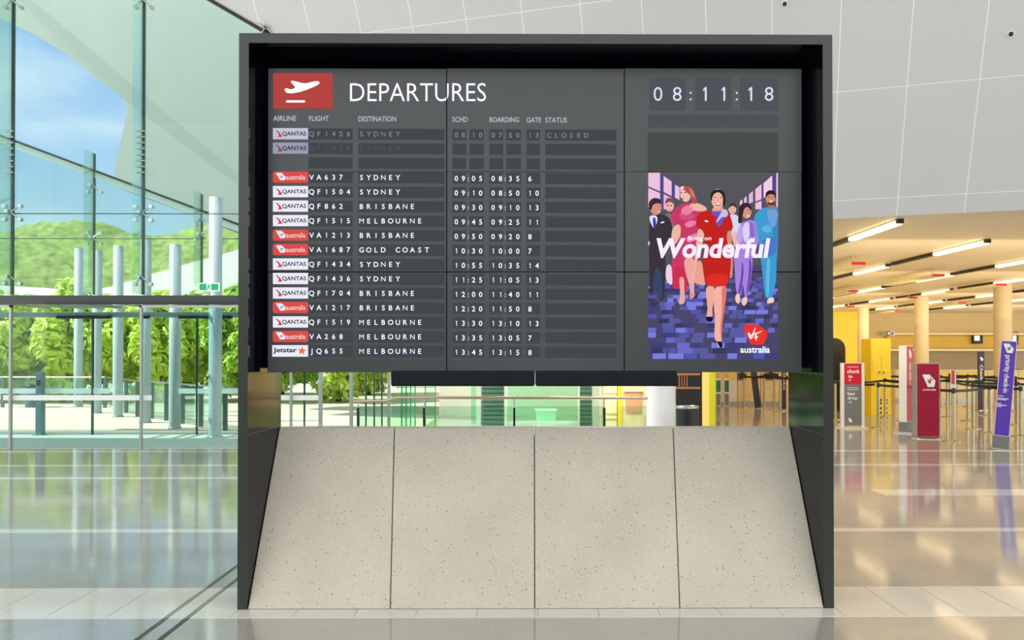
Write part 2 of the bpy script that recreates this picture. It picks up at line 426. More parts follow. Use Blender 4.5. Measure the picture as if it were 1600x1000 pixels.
def fin(px, y0, y1, Y, win, spiders, bolts=(), wid=.036, dep=.40):
    x = at(px, 552, Y).x; zb, ztp = at(px, y1, Y).z, at(px, y0, Y).z
    mb = MB(); mb.span((x-.010, Y-dep, zb), (x+.010, Y-.06, ztp)); f = mb.build('glass_fin', M_finglass, win)
    mb = MB(); mb.span((x-wid/2, Y-.06, zb), (x+wid/2, Y-.015, ztp)); mb.build('fin_edge', M_fin, f)
    for py, half in spiders: spider(f, x, Y, at(px, py, Y).z, half)
    for py in bolts:
        mb = MB(); z0 = at(px, py, Y).z
        for i in range(4):
            for s_ in (-.12,): mb.tube((x-.055, Y+s_, z0-.1*i), (x+.055, Y+s_, z0-.1*i), .018, 8)
        mb.build('splice_bolts', M_chrome, f)
    return f
fin(21, -130, 461, YG, w1, [(333, False), (433, True), (3, False)], (208, 245))
fin(225, -130, 461, YG, w1, [(334, False), (434, True), (3, False)], (208, 245))
fin(417, 31, 461, YG, w1, [(47, False), (334, False)], dep=.12)
fin(-180, -130, 461, YG, w1, [(333, False)])
def post(px, Y, z1, wd, mat, parent, name='mullion', dp=.06):
    x = at(px, 552, Y).x; m_ = MB(); m_.span((x-wd/2, Y-dp/2, 0), (x+wd/2, Y+dp/2, z1)); return m_.build(name, mat, parent, bevel=.003)
d1 = struct_empty('door_1', (at(118, 552, YG).x, YG, 0)); d2 = struct_empty('door_2', (at(296, 552, YG).x, YG, 0))
for dd, a, b_ in ((d1, -190, 17), (d2, 221, 455)):
    z = at(17, 477, YG).z
    post(a, YG-.04, z, .036, M_alu, dd, 'jamb'); post(b_, YG-.04, z, .036, M_alu, dd, 'jamb')
    xa, xb = at(a, 552, YG-.04).x, at(b_, 552, YG-.04).x
    m_ = MB(); m_.span((xa-.018, YG-.07, z-.045), (xb+.018, YG-.01, z)); m_.build('door_head', M_alu, dd, bevel=.003)
for p, wd, mt in ((501, .06, M_alu), (549, .055, M_alu), (572, .02, M_fin), (585, .02, M_fin), (597, .02, M_fin), (608, .05, M_alu)):
    post(p, YG, 2.49, wd, mt, w1)
for a, b_ in ((5, 237), (430, 500)):
    p = at(a, 617.5, YG-.012); q2 = at(b_, 625.5, YG-.012); m_ = MB(); m_.span((p.x, YG-.012, q2.z), (q2.x, YG-.008, p.z)); m_.build('safety_band', M_band, w1)
# cut marks on the narrow panes seen below the screen
m_ = MB()
for cx_, s_ in ((562, -1), (592, 1), (600, 1)):
    for sg in (-1, 1):
        pt = [at(cx_, 603, YG-.02), at(cx_+5*s_*-1, 603+sg*9, YG-.02)]
        m_.tube(pt[0], pt[1], .012, 6)
        pt2 = at(cx_+1.5*s_, 603+sg*9, YG-.02); m_.tube(pt[1], pt2, .01, 6)
m_.build('chevron_decal', M_edge, w1)
# outer facade with its raking head
w2 = struct_empty('window_2', (at(148, 552, YV).x, YV, 0))
hA, hB = at(0, 213, YV), at(372, 352, YV); sl = (hB.z-hA.z)/(hB.x-hA.x)
zr = lambda x: hA.z + sl*(x-hA.x)
xr2 = XR - .03
mb = MB(); mb.prism([(-21, YV-.006, 2.7), (xr2, YV-.006, 2.7), (xr2, YV-.006, zr(xr2)), (-16, YV-.006, zr(-16)), (-21, YV-.006, zr(-16))], (0, .012, 0)); mb.build('upper_pane', M_glass2, w2)
mb = MB(); mb.span((-21, YV-.006, 0.02), (xr2, YV+.006, 2.55)); mb.build('lower_pane', M_glass2, w2)
mb = MB(); mb.prism([(-16, YV-.05, zr(-16)), (xr2, YV-.05, zr(xr2)), (xr2, YV-.05, zr(xr2)-.13), (-16, YV-.05, zr(-16)-.13)], (0, .3, 0)); mb.build('raking_beam', pm('pale_beam', '#dce6e4', .4, var=.02), w2)
mb = MB(); mb.tube((-16, YV-.07, zr(-16)+.02), (xr2, YV-.07, zr(xr2)+.02), .022, 8); mb.build('raking_trim', M_dark, w2)
z = at(200, 373, YV).z; mb = MB(); mb.span((-21, YV-.008, z-.008), (xr2, YV+.008, z+.008)); mb.build('glass_joint', M_fin, w2)
fin(148, 241, 461, YV, w2, [(292, True), (373, False)], wid=.03)
fin(316, 304, 450, YV, w2, [(343, True), (367, False)], wid=.03)
mb = MB(); mb.span((-21, YV-.10, at(100, 496, YV).z), (xr2, YV+.10, at(100, 488, YV).z)); mb.build('door_operator', pm('grey_header', '#8e979b', .4, var=.05), w2, bevel=.006)
for a, b_ in ((90, 172), (224, 232), (280, 362)):
    p, q2 = at(a, 493, YV-.15), at(b_, 498, YV-.15); m_ = MB(); m_.span((p.x, YV-.2, q2.z), (q2.x, YV-.1, p.z)); m_.build('sensor_bar', M_dark, w2, bevel=.004)
for p in (145, 308, 476): post(p, YV, at(100, 490, YV).z, .026, M_fin, w2)
for a, b_ in ((-10, 172), (279, 372)):
    p = at(a, 607, YV-.012); q2 = at(b_, 615, YV-.012); m_ = MB(); m_.span((p.x, YV-.012, q2.z), (q2.x, YV-.008, p.z)); m_.build('safety_band', M_band, w2)
# vestibule soffit of glass between the two facades
mb = MB(); mb.span((-21, YG+.12, 2.60), (xr2, YV-.12, 2.63)); mb.build('vestibule_roof', glass('roof_glass', '#d5f2f5', .03), w2)
for p in (20, 56, 78, 110, 140, 202, 290, 350):
    x = at(p, 552, 14.2).x; m_ = MB(); m_.span((x-.03, YG+.12, 2.54), (x+.03, YV-.12, 2.60)); m_.build('roof_rib', M_alu, w2)

# ================================================================== OUTSIDE
# swept canopy beyond the glass
def canopy():
    out = [(-140, -20), (0, 28), (50, 52), (100, 82), (150, 121), (180, 143), (196, 158), (199, 172), (190, 215), (180, 262), (177, 290), (215, 305), (300, 336), (440, 392), (560, 430), (560, -160), (-140, -160)]
    pts = []
    for x, y in out:
        Y = 19.5 - (x-200)*.004
        pts.append(at(x, y, Y))
    m_ = MB(); m_.prism(pts, (0.3, 1.2, .35)); return m_
cn = thing('entrance_canopy', 'pale grey curved canopy soffit sweeping above the glass entrance outside', 'canopy', (at(300, 552, 19.5).x, 19.5, 0))
canopy().build('soffit', M_soffit, cn)
cols = [(122, 635, 4.9), (151, 645, 4.5), (184, 651, 4.45), (227, 660, 4.4), (273, 669, 4.05), (336, 683, 4.72)]
place = ['farthest left behind the grey bollard', 'second from the left outside the glass', 'third from the left outside the glass', 'fourth from the left, beside the door mullion', 'fifth from the left, beside the outside railing', 'nearest, right under the green exit sign']
for (px, py, h), pl in zip(cols, place):
    p = gp(px, py); t = thing('white_column', 'round white outdoor column, '+pl, 'column', p, 'white columns outside the entrance')
    mb = MB(); r = .122; mb.lathe([(r, 0), (r, h), (0, h)], p, 28); mb.build('shaft', M_coladd, t)
    mb = MB(); mb.lathe([(r+.02, 0), (r+.02, .02), (r, .03)], p, 28); mb.build('base_collar', M_alu, t)
# outdoor railing
rail = [(164, 637), (197, 645), (215, 651), (237, 654), (260, 657), (285, 662), (314, 667), (352, 672)]
rp = [gp(*p) for p in rail]
left = [Vector((-24, rp[0].y+.4, 0)), Vector((-19.5, rp[0].y+.3, 0)), Vector((-16, rp[0].y+.2, 0))]
rp = left + rp
t = thing('outdoor_railing', 'glass balustrade with grey posts running outside past the white columns', 'railing', rp[3])
for i, p in enumerate(rp):
    m_ = MB(); m_.box((p.x, p.y, .45), (.09, .05, .9)); m_.build('post', pm('grey_post', '#5f6a6c', .4, var=.05), t)
    if i+1 < len(rp):
        b_ = rp[i+1]; d = b_-p
        m_ = MB(); m_.prism([p+d*.06+Vector((0, 0, .1)), p+d*.94+Vector((0, 0, .1)), p+d*.94+Vector((0, 0, .84)), p+d*.06+Vector((0, 0, .84))], (.008, .01, 0)); m_.build('glass_panel', M_railglass, t)
m_ = MB()
for i in range(len(rp)-1): m_.tube(rp[i]+Vector((0, 0, .92)), rp[i+1]+Vector((0, 0, .92)), .025, 10)
m_.build('handrail', M_chrome, t)
# bollard and bin in the vestibule
p = gp(63, 679.5); t = thing('access_bollard', 'slim grey bollard with a control panel standing inside the glass vestibule', 'bollard', p)
zt_ = at(63, 581, p.y).z
m_ = MB(); m_.box((p.x, p.y, zt_/2), (.13, .13, zt_)); m_.build('post', pm('slate_post', '#5f7f86', .35, var=.05), t, bevel=.012)
m_ = MB(); m_.box((p.x, p.y-.07, zt_-.22), (.07, .012, .12)); m_.build('control_panel', M_dark, t)
m_ = MB(); m_.box((p.x, p.y, .006), (.2, .2, .012)); m_.build('base_plate', M_alu, t)
p = gp(51, 636); t = thing('litter_bin', 'dark litter bin outside, behind the slim grey bollard', 'bin', p)
m_ = MB(); m_.lathe([(.2, 0), (.22, .5), (.22, .62), (0, .62)], p); m_.build('body', pm('slate_bin', '#50666e', .5), t)
m_ = MB(); m_.lathe([(.23, .62), (.23, .66), (.15, .70), (0, .70)], p); m_.build('lid', M_dark, t)

# foliage
def leaf_mat(name, c1, c2, c3):
    m = bpy.data.materials.new(name); m.use_nodes = True; t = m.node_tree; b = t.nodes['Principled BSDF']
    g = N(t, 'ShaderNodeNewGeometry'); r = N(t, 'ShaderNodeValToRGB')
    r.color_ramp.elements[0].color = lin(c1); r.color_ramp.elements[1].color = lin(c3)
    e = r.color_ramp.elements.new(.5); e.color = lin(c2)
    t.links.new(g.outputs['Random Per Island'], r.inputs[0]); t.links.new(r.outputs[0], b.inputs['Base Color'])
    b.inputs['Roughness'].default_value = .5
    tl = N(t, 'ShaderNodeBsdfTranslucent'); t.links.new(r.outputs[0], tl.inputs[0])
    mixs = N(t, 'ShaderNodeMixShader'); mixs.inputs[0].default_value = .4; o = t.nodes['Material Output']
    t.links.new(b.outputs[0], mixs.inputs[1]); t.links.new(tl.outputs[0], mixs.inputs[2]); t.links.new(mixs.outputs[0], o.inputs[0])
    return m
M_leaf = [leaf_mat('leaf_yellow_green', '#b0c83c', '#d6e45c', '#eef488'), leaf_mat('leaf_mid_green', '#93b83c', '#bcd852', '#dcec80'), leaf_mat('leaf_deep_green', '#78a23c', '#a4c850', '#cce070')]
M_bark = pm('bark', '#5b4a38', .9, var=.2)
def leaf_mesh(seed, rx, ry, rz, cz, n_cl, n_lf, ls):
    R = random.Random(seed); m_ = MB()
    for _ in range(n_cl):
        while True:
            c = Vector((R.uniform(-1, 1), R.uniform(-1, 1), R.uniform(-1, 1)))
            if .25 < c.length < 1: break
        c = Vector((c.x*rx, c.y*ry, cz+c.z*rz)); cr_ = R.uniform(.3, .6)*min(rx, rz)*.6
        for _ in range(n_lf):
            d = Vector((R.gauss(0, 1), R.gauss(0, 1), R.gauss(0, .8))).normalized()*cr_*R.uniform(.5, 1)
            p = c+d; s = ls*R.uniform(.6, 1.25)
            nv = (d.normalized()+Vector((R.uniform(-.6, .6), R.uniform(-.6, .6), R.uniform(0, 1.1)))).normalized()
            u = nv.orthogonal().normalized(); u = (u*math.cos(a_ := R.uniform(0, 6.28)) + nv.cross(u)*math.sin(a_)); v = nv.cross(u)
            m_.add([p-u*s, p-v*s*.42+nv*s*.1, p+u*s, p+v*s*.42+nv*s*.1], [(0, 1, 2, 3)])
    return m_
def tree_proto(seed, rx, ry, rz, cz, mat, ls=.19, n_cl=74, n_lf=95):
    t = thing('leafy_tree', 'x', 'tree', (0, 0, 0), 'trees beyond the outdoor railing')
    leaf_mesh(seed, rx, ry, rz, cz, n_cl, n_lf, ls).build('foliage', mat, t)
    m_ = MB(); m_.tube((0, 0, -.3), (.1, 0, cz*.7), .11, 8, r2=.07)
    for a_ in range(5): m_.tube((.07, 0, cz*.5), (math.cos(a_*1.3)*rx*.6, math.sin(a_*1.3)*ry*.6, cz+rz*.3), .05, 6, r2=.015)
    m_.build('trunk', M_bark, t)
    return t
protos = [tree_proto(1, 1.62, 1.35, 1.8, 1.95, M_leaf[0]), tree_proto(2, 1.65, 1.4, 1.75, 1.9, M_leaf[1]), tree_proto(3, 1.62, 1.4, 2.0, 2.1, M_leaf[2])]
tl = [(-40, 26, 1, 'leafy green tree at the far left edge of the entrance glass'),
      (98, 26, 0, 'bright tree between the grey bollard and the farthest white column'),
      (240, 26, 0, 'golden-green tree behind the fourth and fifth white columns'),
      (386, 26, 1, 'green tree mostly hidden by the left side of the black frame'),
      (528, 26, 0, 'yellow-green tree seen below the screen behind the second pane'),
      (28, 30.4, 2, 'deeper green tree in the back row behind the left door jamb'),
      (163, 30.4, 1, 'mid-green back row tree between the two farthest white columns'),
      (302, 30.4, 2, 'back row tree between the two nearest white columns'),
      (440, 30.4, 1, 'back row tree seen below the screen at its far left'),
      (575, 30.4, 0, 'back row tree seen below the screen behind the chevron marks')]
used = set()
R = random.Random(5)
for px, Y, kx, lab in tl:
    t = protos[kx] if kx not in used else copy_tree(protos[kx]); used.add(kx)
    x = at(px, 552, Y).x; t.location = (x, Y, 0); s = R.uniform(.96, 1.04); t.scale = (s, s, s*R.uniform(.95, 1.05)); t.rotation_euler = (0, 0, R.uniform(-.2, .2))
    t['label'] = lab
# green slope standing in for trees mirrored overhead, white sheet for overexposed sky
m_ = MB(); nx, ny = 90, 14; R = random.Random(3)
for j in range(ny+1):
    for i in range(nx+1):
        x = -60+i*.95; y = 46+j*.9; h = 11.0*math.sin(min(1, j/ny)*PI/2)**.7
        m_.v.append((x, y+R.uniform(-.35, .35), h+R.uniform(-.55, .55)+.5*math.sin(x*.5)))
for j in range(ny):
    for i in range(nx): m_.f.append([j*(nx+1)+i, j*(nx+1)+i+1, (j+1)*(nx+1)+i+1, (j+1)*(nx+1)+i]); m_.m.append(0); m_.sm.append(True)
M_tree_mirror = pm('mirrored_tree_green', '#75843f', .9, var=.45, scale=2.2, bump=.6)
struct('mirrored_tree_slope', m_, M_tree_mirror)
t = thing('bright_sky_sheet', 'long white sheet standing in for bright sky, its raking top rising behind the trees to the right', 'wall', (at(250, 552, 36).x, 36, 0))
out = [(-160, 446), (0, 446), (70, 450), (140, 455), (182, 446), (235, 429), (286, 414), (345, 398), (470, 362), (620, 320)]
pts = [at(x, y, 36) for x, y in out]; pts += [Vector((pts[-1].x, 36, 0)), Vector((pts[0].x, 36, 0))]
m_ = MB(); m_.prism(pts, (0, .5, 0)); m_.build('sky_sheet', pm('bright_sky_white', '#f4f2ee', .7, var=.02), t)

# ================================================================== MONOLITH
fx0, fx1 = at(371.5, 700, YF).x, at(1302.5, 700, YF).x
fz1 = at(836, 53, YF).z
TH = .063; DEP = .66; YB = YF+DEP
mono = thing('information_monolith', 'tall black portal frame with a sloping pale concrete base, holding the departures screen', 'display stand', ((fx0+fx1)/2, YF, 0))
for s_, x in ((1, fx0), (-1, fx1)):
    sp = MB(); sp.span((x, YF+.004, 0), (x+s_*TH, YB, fz1)); side = sp.build('side_wall', M_panel, mono)
    e = MB(); e.span((x, YF, 0), (x+s_*TH, YF+.004, fz1)); e.build('front_trim', M_edge, side)
    e = MB(); xi = x+s_*(TH+.002); e.span((xi-s_*.002, YF+.006, at(800, 583, YF+.3).z-.003), (xi, YB, at(800, 583, YF+.3).z+.003)); 
    e.span((xi-s_*.002, YF+.006, 1.12), (xi, YB, 1.126)); e.build('panel_joint', M_edge, side)
tp = MB(); tp.span((fx0+TH, YF+.004, fz1-TH), (fx1-TH, YB, fz1)); top = tp.build('top_beam', M_panel, mono)
e = MB(); e.span((fx0+TH, YF, fz1-TH), (fx1-TH, YF+.004, fz1)); e.build('front_trim', M_edge, top)
YS = 5.12
zs0, zs1 = at(836, 581.5, YS).z, at(836, 106.5, YS).z
b = MB(); b.span((fx0+TH, YB-.02, zs0+.02), (fx1-TH, YB, fz1-TH)); b.build('back_panel', pm('navy_black_back', '#0a0e16', .2, spec=.5), mono)
# sloping base: four terrazzo panels
ysl = 5.50
bt = [at(p, 668.5, ysl) for p in (433, 616, 835, 1052, 1238)]
ztop = bt[2].z
bbx = [at(p, 950, YF).x for p in (384, 609.5, 835.5, 1062.5, 1290)]
bbx[0] = fx0+TH+.003; bbx[-1] = fx1-TH-.003
txs = [fx0+TH+.003]+[b2.x for b2 in bt[1:4]]+[fx1-TH-.003]
gap = .003
core = MB()
core.prism([(bbx[0]+.01, YF+.05, .0), (bbx[0]+.01, ysl+.03, ztop-.06), (bbx[0]+.01, ysl+.10, ztop-.06), (bbx[0]+.01, ysl+.10, 0)], (bbx[-1]-bbx[0]-.02, 0, 0)); core.build('base_core', M_edge, mono)
th = .05
for i in range(4):
    a0, a1 = bbx[i]+(gap if i else 0), bbx[i+1]-(gap if i < 3 else 0)
    c0, c1 = txs[i]+(gap if i else 0), txs[i+1]-(gap if i < 3 else 0)
    d = Vector((0, ysl-YF, ztop-.005)); nn = Vector((0, d.z, -d.y)).normalized()*th
    P = [Vector((a0, YF+.002, .004)), Vector((a1, YF+.002, .004)), Vector((c1, ysl, ztop)), Vector((c0, ysl, ztop))]
    Bk = [P[0]+Vector((0, th*1.1, 0)), P[1]+Vector((0, th*1.1, 0)), P[2]+Vector((0, .13, 0)), P[3]+Vector((0, .13, 0))]
    m_ = MB(); m_.add(P+Bk, [(0, 1, 2, 3), (7, 6, 5, 4), (0, 4, 5, 1), (1, 5, 6, 2), (2, 6, 7, 3), (3, 7, 4, 0)])
    m_.build('terrazzo_panel', M_concrete, mono, bevel=.006)
# long dark speaker bar under the screen
t = thing('sound_bar', 'long dark bar mounted under the departures screen', 'speaker bar', at(836, 592, YS+.02))
for a, b2 in ((611, 835.2), (837, 1058)):
    p, q2 = at(a, 579, YS), at(b2, 603.5, YS); m_ = MB(); m_.span((p.x, YS-.01, q2.z), (q2.x, YS+.12, p.z)); m_.build('housing', pm('slate_black', '#0f151b', .6, spec=.2, var=.06), t, bevel=.012)
m_ = MB(); p = at(836, 591, YS); m_.box((p.x, YS+.05, p.z), (.006, .1, .08)); m_.build('joiner', M_alu, t)

# ================================================================== SCREEN
scr = thing('departures_screen', 'large dark video wall listing departures with a clock and an advert at right', 'screen', at(836, 345, YS))
def S(px, py, k_=0): p = at(px, py, YS); return Vector((p.x, YS-.0012*k_, p.z))
sx0, sx1 = 419, 1253
xsn = [sx0, 698, 975.5, sx1]; ysn = [106.5, 268.5, 425, 581.5]
M_lcd = pm('lcd_face', '#1e2022', .32, spec=.45, emit='#4b5154', es=.38, var=.04, scale=2)
M_bez = pm('screen_bezel', '#131416', .4)
for j in range(3):
    for i in range(3):
        a, b2 = S(xsn[i], ysn[j]), S(xsn[i+1], ysn[j+1])
        m_ = MB(); g = .0016
        m_.span((a.x+g, YS, b2.z+g), (b2.x-g, YS+.07, a.z-g)); pn = m_.build('display_panel', M_lcd, scr)
m_ = MB(); a, b2 = S(sx0, ysn[0]), S(sx1, ysn[3]); m_.span((a.x, YS+.004, b2.z), (b2.x, YS+.11, a.z)); m_.build('mounting_chassis', M_bez, scr)
m_ = MB()                                                       # wall mounts to the back panel
for p in (520, 836, 1150):
    c = S(p, 340); m_.span((c.x-.06, YS+.10, c.z-.5), (c.x+.06, YB-.02, c.z+.5))
m_.build('wall_bracket', M_dark, scr)
c = at(1262, 122, YS+.14); c2 = at(1275, 140, YS+.14)
m_ = MB(); m_.span((c.x, YS+.10, c2.z), (c2.x+.02, YS+.2, c.z)); m_.build('bracket_plate', M_alu, scr)
class FLAT:                                  # flat lit shapes lying on the screen
    def __init__(s): s.mb = MB(); s.mats = []
    def mi(s, m):
        if m not in s.mats: s.mats.append(m)
        return s.mats.index(m)
    def poly(s, pts, m, k_=1): s.mb.add([S(x, y, k_) for x, y in pts], [tuple(range(len(pts)))], s.mi(m)); return s
    def rect(s, x0, y0, x1, y1, m, k_=1): return s.poly([(x0, y0), (x1, y0), (x1, y1), (x0, y1)], m, k_)
    def rrect(s, x0, y0, x1, y1, r, m, k_=1):
        p = []
        for cx_, cy_, a0 in ((x1-r, y0+r, -90), (x1-r, y1-r, 0), (x0+r, y1-r, 90), (x0+r, y0+r, 180)):
            for i in range(5): t_ = math.radians(a0+22.5*i); p.append((cx_+r*math.cos(t_), cy_+r*math.sin(t_)))
        return s.poly(p, m, k_)
    def ell(s, cx_, cy_, rx, ry, m, k_=1, rot=0):
        p = []
        for i in range(20):
            t_ = 2*PI*i/20; x, y = rx*math.cos(t_), ry*math.sin(t_)
            p.append((cx_+x*math.cos(rot)-y*math.sin(rot), cy_+x*math.sin(rot)+y*math.cos(rot)))
        return s.poly(p, m, k_)
    def word(s, txt, x0, x1, ytop, ybot, m, k_=2, bold=0, shear=0):
        vs, fs = fit(txt, x0, x1, -ybot, -ytop, bold, shear); s.mb.add([S(x, -y, k_) for x, y in vs], fs, s.mi(m)); return s
    def cells(s, txt, x0, pitch, yc, cap, m, k_=2, bold=.012):
        for i, ch in enumerate(txt):
            if ch == ' ': continue
            vs, fs = glyphs(ch, bold if ch not in 'MNW' else -.004); f_ = cap/CAP
            wx = (min(v[0] for v in vs)+max(v[0] for v in vs))/2
            s.mb.add([S(x0+i*pitch+(v[0]-wx)*f_, yc+cap/2-v[1]*f_, k_) for v in vs], fs, s.mi(m))
        return s
    def build(s, name, parent):
        o = s.mb.build(name, s.mats, parent)
        return o
WH = em('#f3f3ff', 1.15); DIM = em('#9aa0a6', .7); DIM2 = em('#5f666a', .7); CLK = em('#e2e2fa', 1.0); HEAD = em('#c8cad2', .9)
CELL = em('#41474b', .85, '#1a1c1f'); GRID = em('#63696c', .62, '#202326')
RED = em('#e0504c', .95); REDD = em('#c8504c', .85); LIL = em('#ecebfa', 1.0); LIL2 = em('#a7adc4', .8); INK = em('#2a2c46', .6); TAIL = em('#d8434b', .9)
f = FLAT(); f.rrect(427, 114.5, 520, 170, 2, em('#c24a47', .85), 1)
pl = FLAT()
pl.poly(chaikin([(444, 139), (447, 145), (453, 146.5), (468, 144.5), (485, 138.5), (498, 132.5), (500, 129), (497, 127), (490, 127.5), (476, 131.5), (458, 126), (453, 127.5), (463, 137), (455, 140.5), (449, 138)], 2), WH, 3)
pl.rrect(447, 157, 477, 160.5, 1.5, WH, 3)
icon = f.build('flight_icon', scr); pl.build('airplane_symbol', icon)
f = FLAT(); f.word('DEPARTURES', 547, 759.5, 130, 158.5, WH, 2, bold=-.006); f.build('title_text', scr)
for txt, x0, x1 in (('AIRLINE', 427, 463), ('FLIGHT', 483, 514), ('DESTINATION', 560, 619), ('SCHD', 707, 731), ('BOARDING', 765, 811), ('GATE', 823, 845.5), ('STATUS', 852, 886)):
    f = FLAT(); y = 181+(x0-427)*.0065; f.word(txt, x0, x1, y, y+8, HEAD, 2, bold=.01); f.build('column_heading', scr)
rows = [('q', 'QF1426', 'SYDNEY', '08:10', '07:50', '13', 'CLOSED', 1), ('q', 'QF1458', 'SYDNEY', '', '', '', '', 2), ('', '', '', '', '', '', '', 2),
        ('v', 'VA637', 'SYDNEY', '09:05', '08:35', '6', '', 0), ('q', 'QF1504', 'SYDNEY', '09:10', '08:50', '10', '', 0), ('q', 'QF862', 'BRISBANE', '09:30', '09:10', '13', '', 0),
        ('q', 'QF1515', 'MELBOURNE', '09:45', '09:25', '11', '', 0), ('v', 'VA1213', 'BRISBANE', '09:50', '09:20', '8', '', 0), ('v', 'VA1687', 'GOLD COAST', '10:30', '10:00', '7', '', 0),
        ('q', 'QF1434', 'SYDNEY', '10:55', '10:35', '14', '', 0), ('q', 'QF1436', 'SYDNEY', '11:25', '11:05', '13', '', 0), ('q', 'QF1704', 'BRISBANE', '12:00', '11:40', '11', '', 0),
        ('v', 'VA1217', 'BRISBANE', '12:20', '11:50', '8', '', 0), ('q', 'QF1519', 'MELBOURNE', '13:30', '13:10', '13', '', 0), ('v', 'VA268', 'MELBOURNE', '13:35', '13:05', '7', '', 0),
        ('j', 'JQ655', 'MELBOURNE', '13:45', '13:15', '8', '', 0)]
def logo(kind, y, parent, dim):
    f = FLAT(); pl_ = LIL if dim == 0 else (em('#cfd2e2', .85) if dim == 1 else LIL2)
    if kind == 'q':
        f.rect(426.5, y-8.8, 481.5, y+8.8, pl_, 1)
        f.poly([(430, y-5.5), (434.5, y-4.2), (438.2, y-.5), (441.8, y+5), (434, y+5.2), (436, y+2.2), (434.8, y-1)], TAIL if dim < 2 else em('#9c4a55', .8), 2)
        f.word('QANTAS', 441, 478.5, y-3.4, y+4.2, INK, 2, bold=.02)
    elif kind == 'v':
        f.rrect(426.5, y-8.8, 482, y+8.8, 3, RED if dim == 0 else REDD, 1)
        f.poly([(431, y-6.6), (440, y-6.6), (446.5, y-.5), (445.5, y+4.6), (438, y+5)], LIL, 2)
        f.poly([(437, y-1.5), (443, y-2.5), (443.5, y-1), (441, y+1.5), (438, y+1.5)], em('#c9a9c6', .9), 3)
        f.word('australia', 447, 477.5, y-3.6, y+4, em('#ffd9d6', .95), 2, bold=.012)
    elif kind == 'j':
        f.rect(425.5, y-9, 481.5, y+9, LIL, 1)
        f.word('Jetstar', 427, 464, y-5.2, y+4.6, em('#1c1c24', .5), 2, bold=.025)
        st = [(472+(7.2 if i % 2 == 0 else 3)*math.sin(i*PI/5+.12), y-(7.2 if i % 2 == 0 else 3)*math.cos(i*PI/5+.12)) for i in range(10)]
        f.poly(st, em('#f26a3d', 1), 2)
    f.build('airline_logo', parent)
for i, (lg, fl, ds, ts, tb, g, stt, dim) in enumerate(rows):
    y = 209+22.62*i; yo = lambda x: y + (x-427)*.0045
    f = FLAT()
    for a, b2 in ((482, 551), (560, 694.5), (707, 728.5), (733.5, 756), (764.5, 786), (791, 814), (822.5, 844), (852, 963)):
        f.poly([(a, yo(a)-8.6), (b2, yo(b2)-8.6), (b2, yo(b2)+8.6), (a, yo(a)+8.6)], CELL, 1)
    f.poly([(484, yo(484)+10.6), (694.5, yo(694)+10.6), (694.5, yo(694)+11.6), (484, yo(484)+11.6)], GRID, 1)
    f.poly([(707, yo(707)+10.6), (967, yo(967)+10.6), (967, yo(967)+11.6), (707, yo(707)+11.6)], GRID, 1)
    row = f.build('flight_row', scr)
    m_ = (WH, DIM, DIM2)[dim]
    if lg: logo(lg, y, row, dim)
    for nm, txt, x0, pit, cap in (('flight_number', fl, 487, 11.5, 7.6), ('destination', ds, 565, 11.35, 7.6)):
        if txt: f = FLAT(); f.cells(txt, x0, pit, yo(x0), cap, m_); f.build(nm, row)
    for nm, txt, xp in (('departure_time', ts, (713, 724, 732, 740, 751)), ('boarding_time', tb, (770.5, 782, 789.5, 797.5, 809))):
        if txt:
            f = FLAT()
            for ch, x in zip(txt, xp): f.cells(ch, x, 0, yo(x)+.8, 7.8 if ch != ':' else 7, m_)
            f.build(nm, row)
    if g: f = FLAT(); f.cells(g, 828, 11.2, yo(828)+.8, 7.8, m_); f.build('gate_number', row)
    if stt: f = FLAT(); f.cells(stt, 858, 11.6, yo(858)+.8, 7.2, m_); f.build('status', row)
f = FLAT()
for ch, x in zip('08:11:18', (1028, 1058, 1079, 1101, 1130, 1151, 1172, 1201.5)): f.cells(ch, x, 0, 147, 21.5 if ch != ':' else 20, CLK, 2, bold=-.004)
f.build('clock_digits', scr)
f = FLAT()
for a, b2 in ((1015, 1072), (1086, 1143), (1157, 1216)): f.rect(a, 120, b2, 173, em('#505459', 1.0), 1)
f.rect(1013, 179, 1216, 199, em('#505358', .95), 1); f.rect(1012, 207, 1216, 268, em('#4c504d', .95), 1)
f.build('blank_tile', scr)
f = FLAT(); f.rect(698-.7, 109, 698+.7, 580, em('#14171a', .3), 4); f.rect(974.8, 109, 976.2, 580, em('#14171a', .3), 4); f.rect(420, 424.3, 1252, 425.7, em('#14171a', .3), 4); f.build('panel_seam', scr)

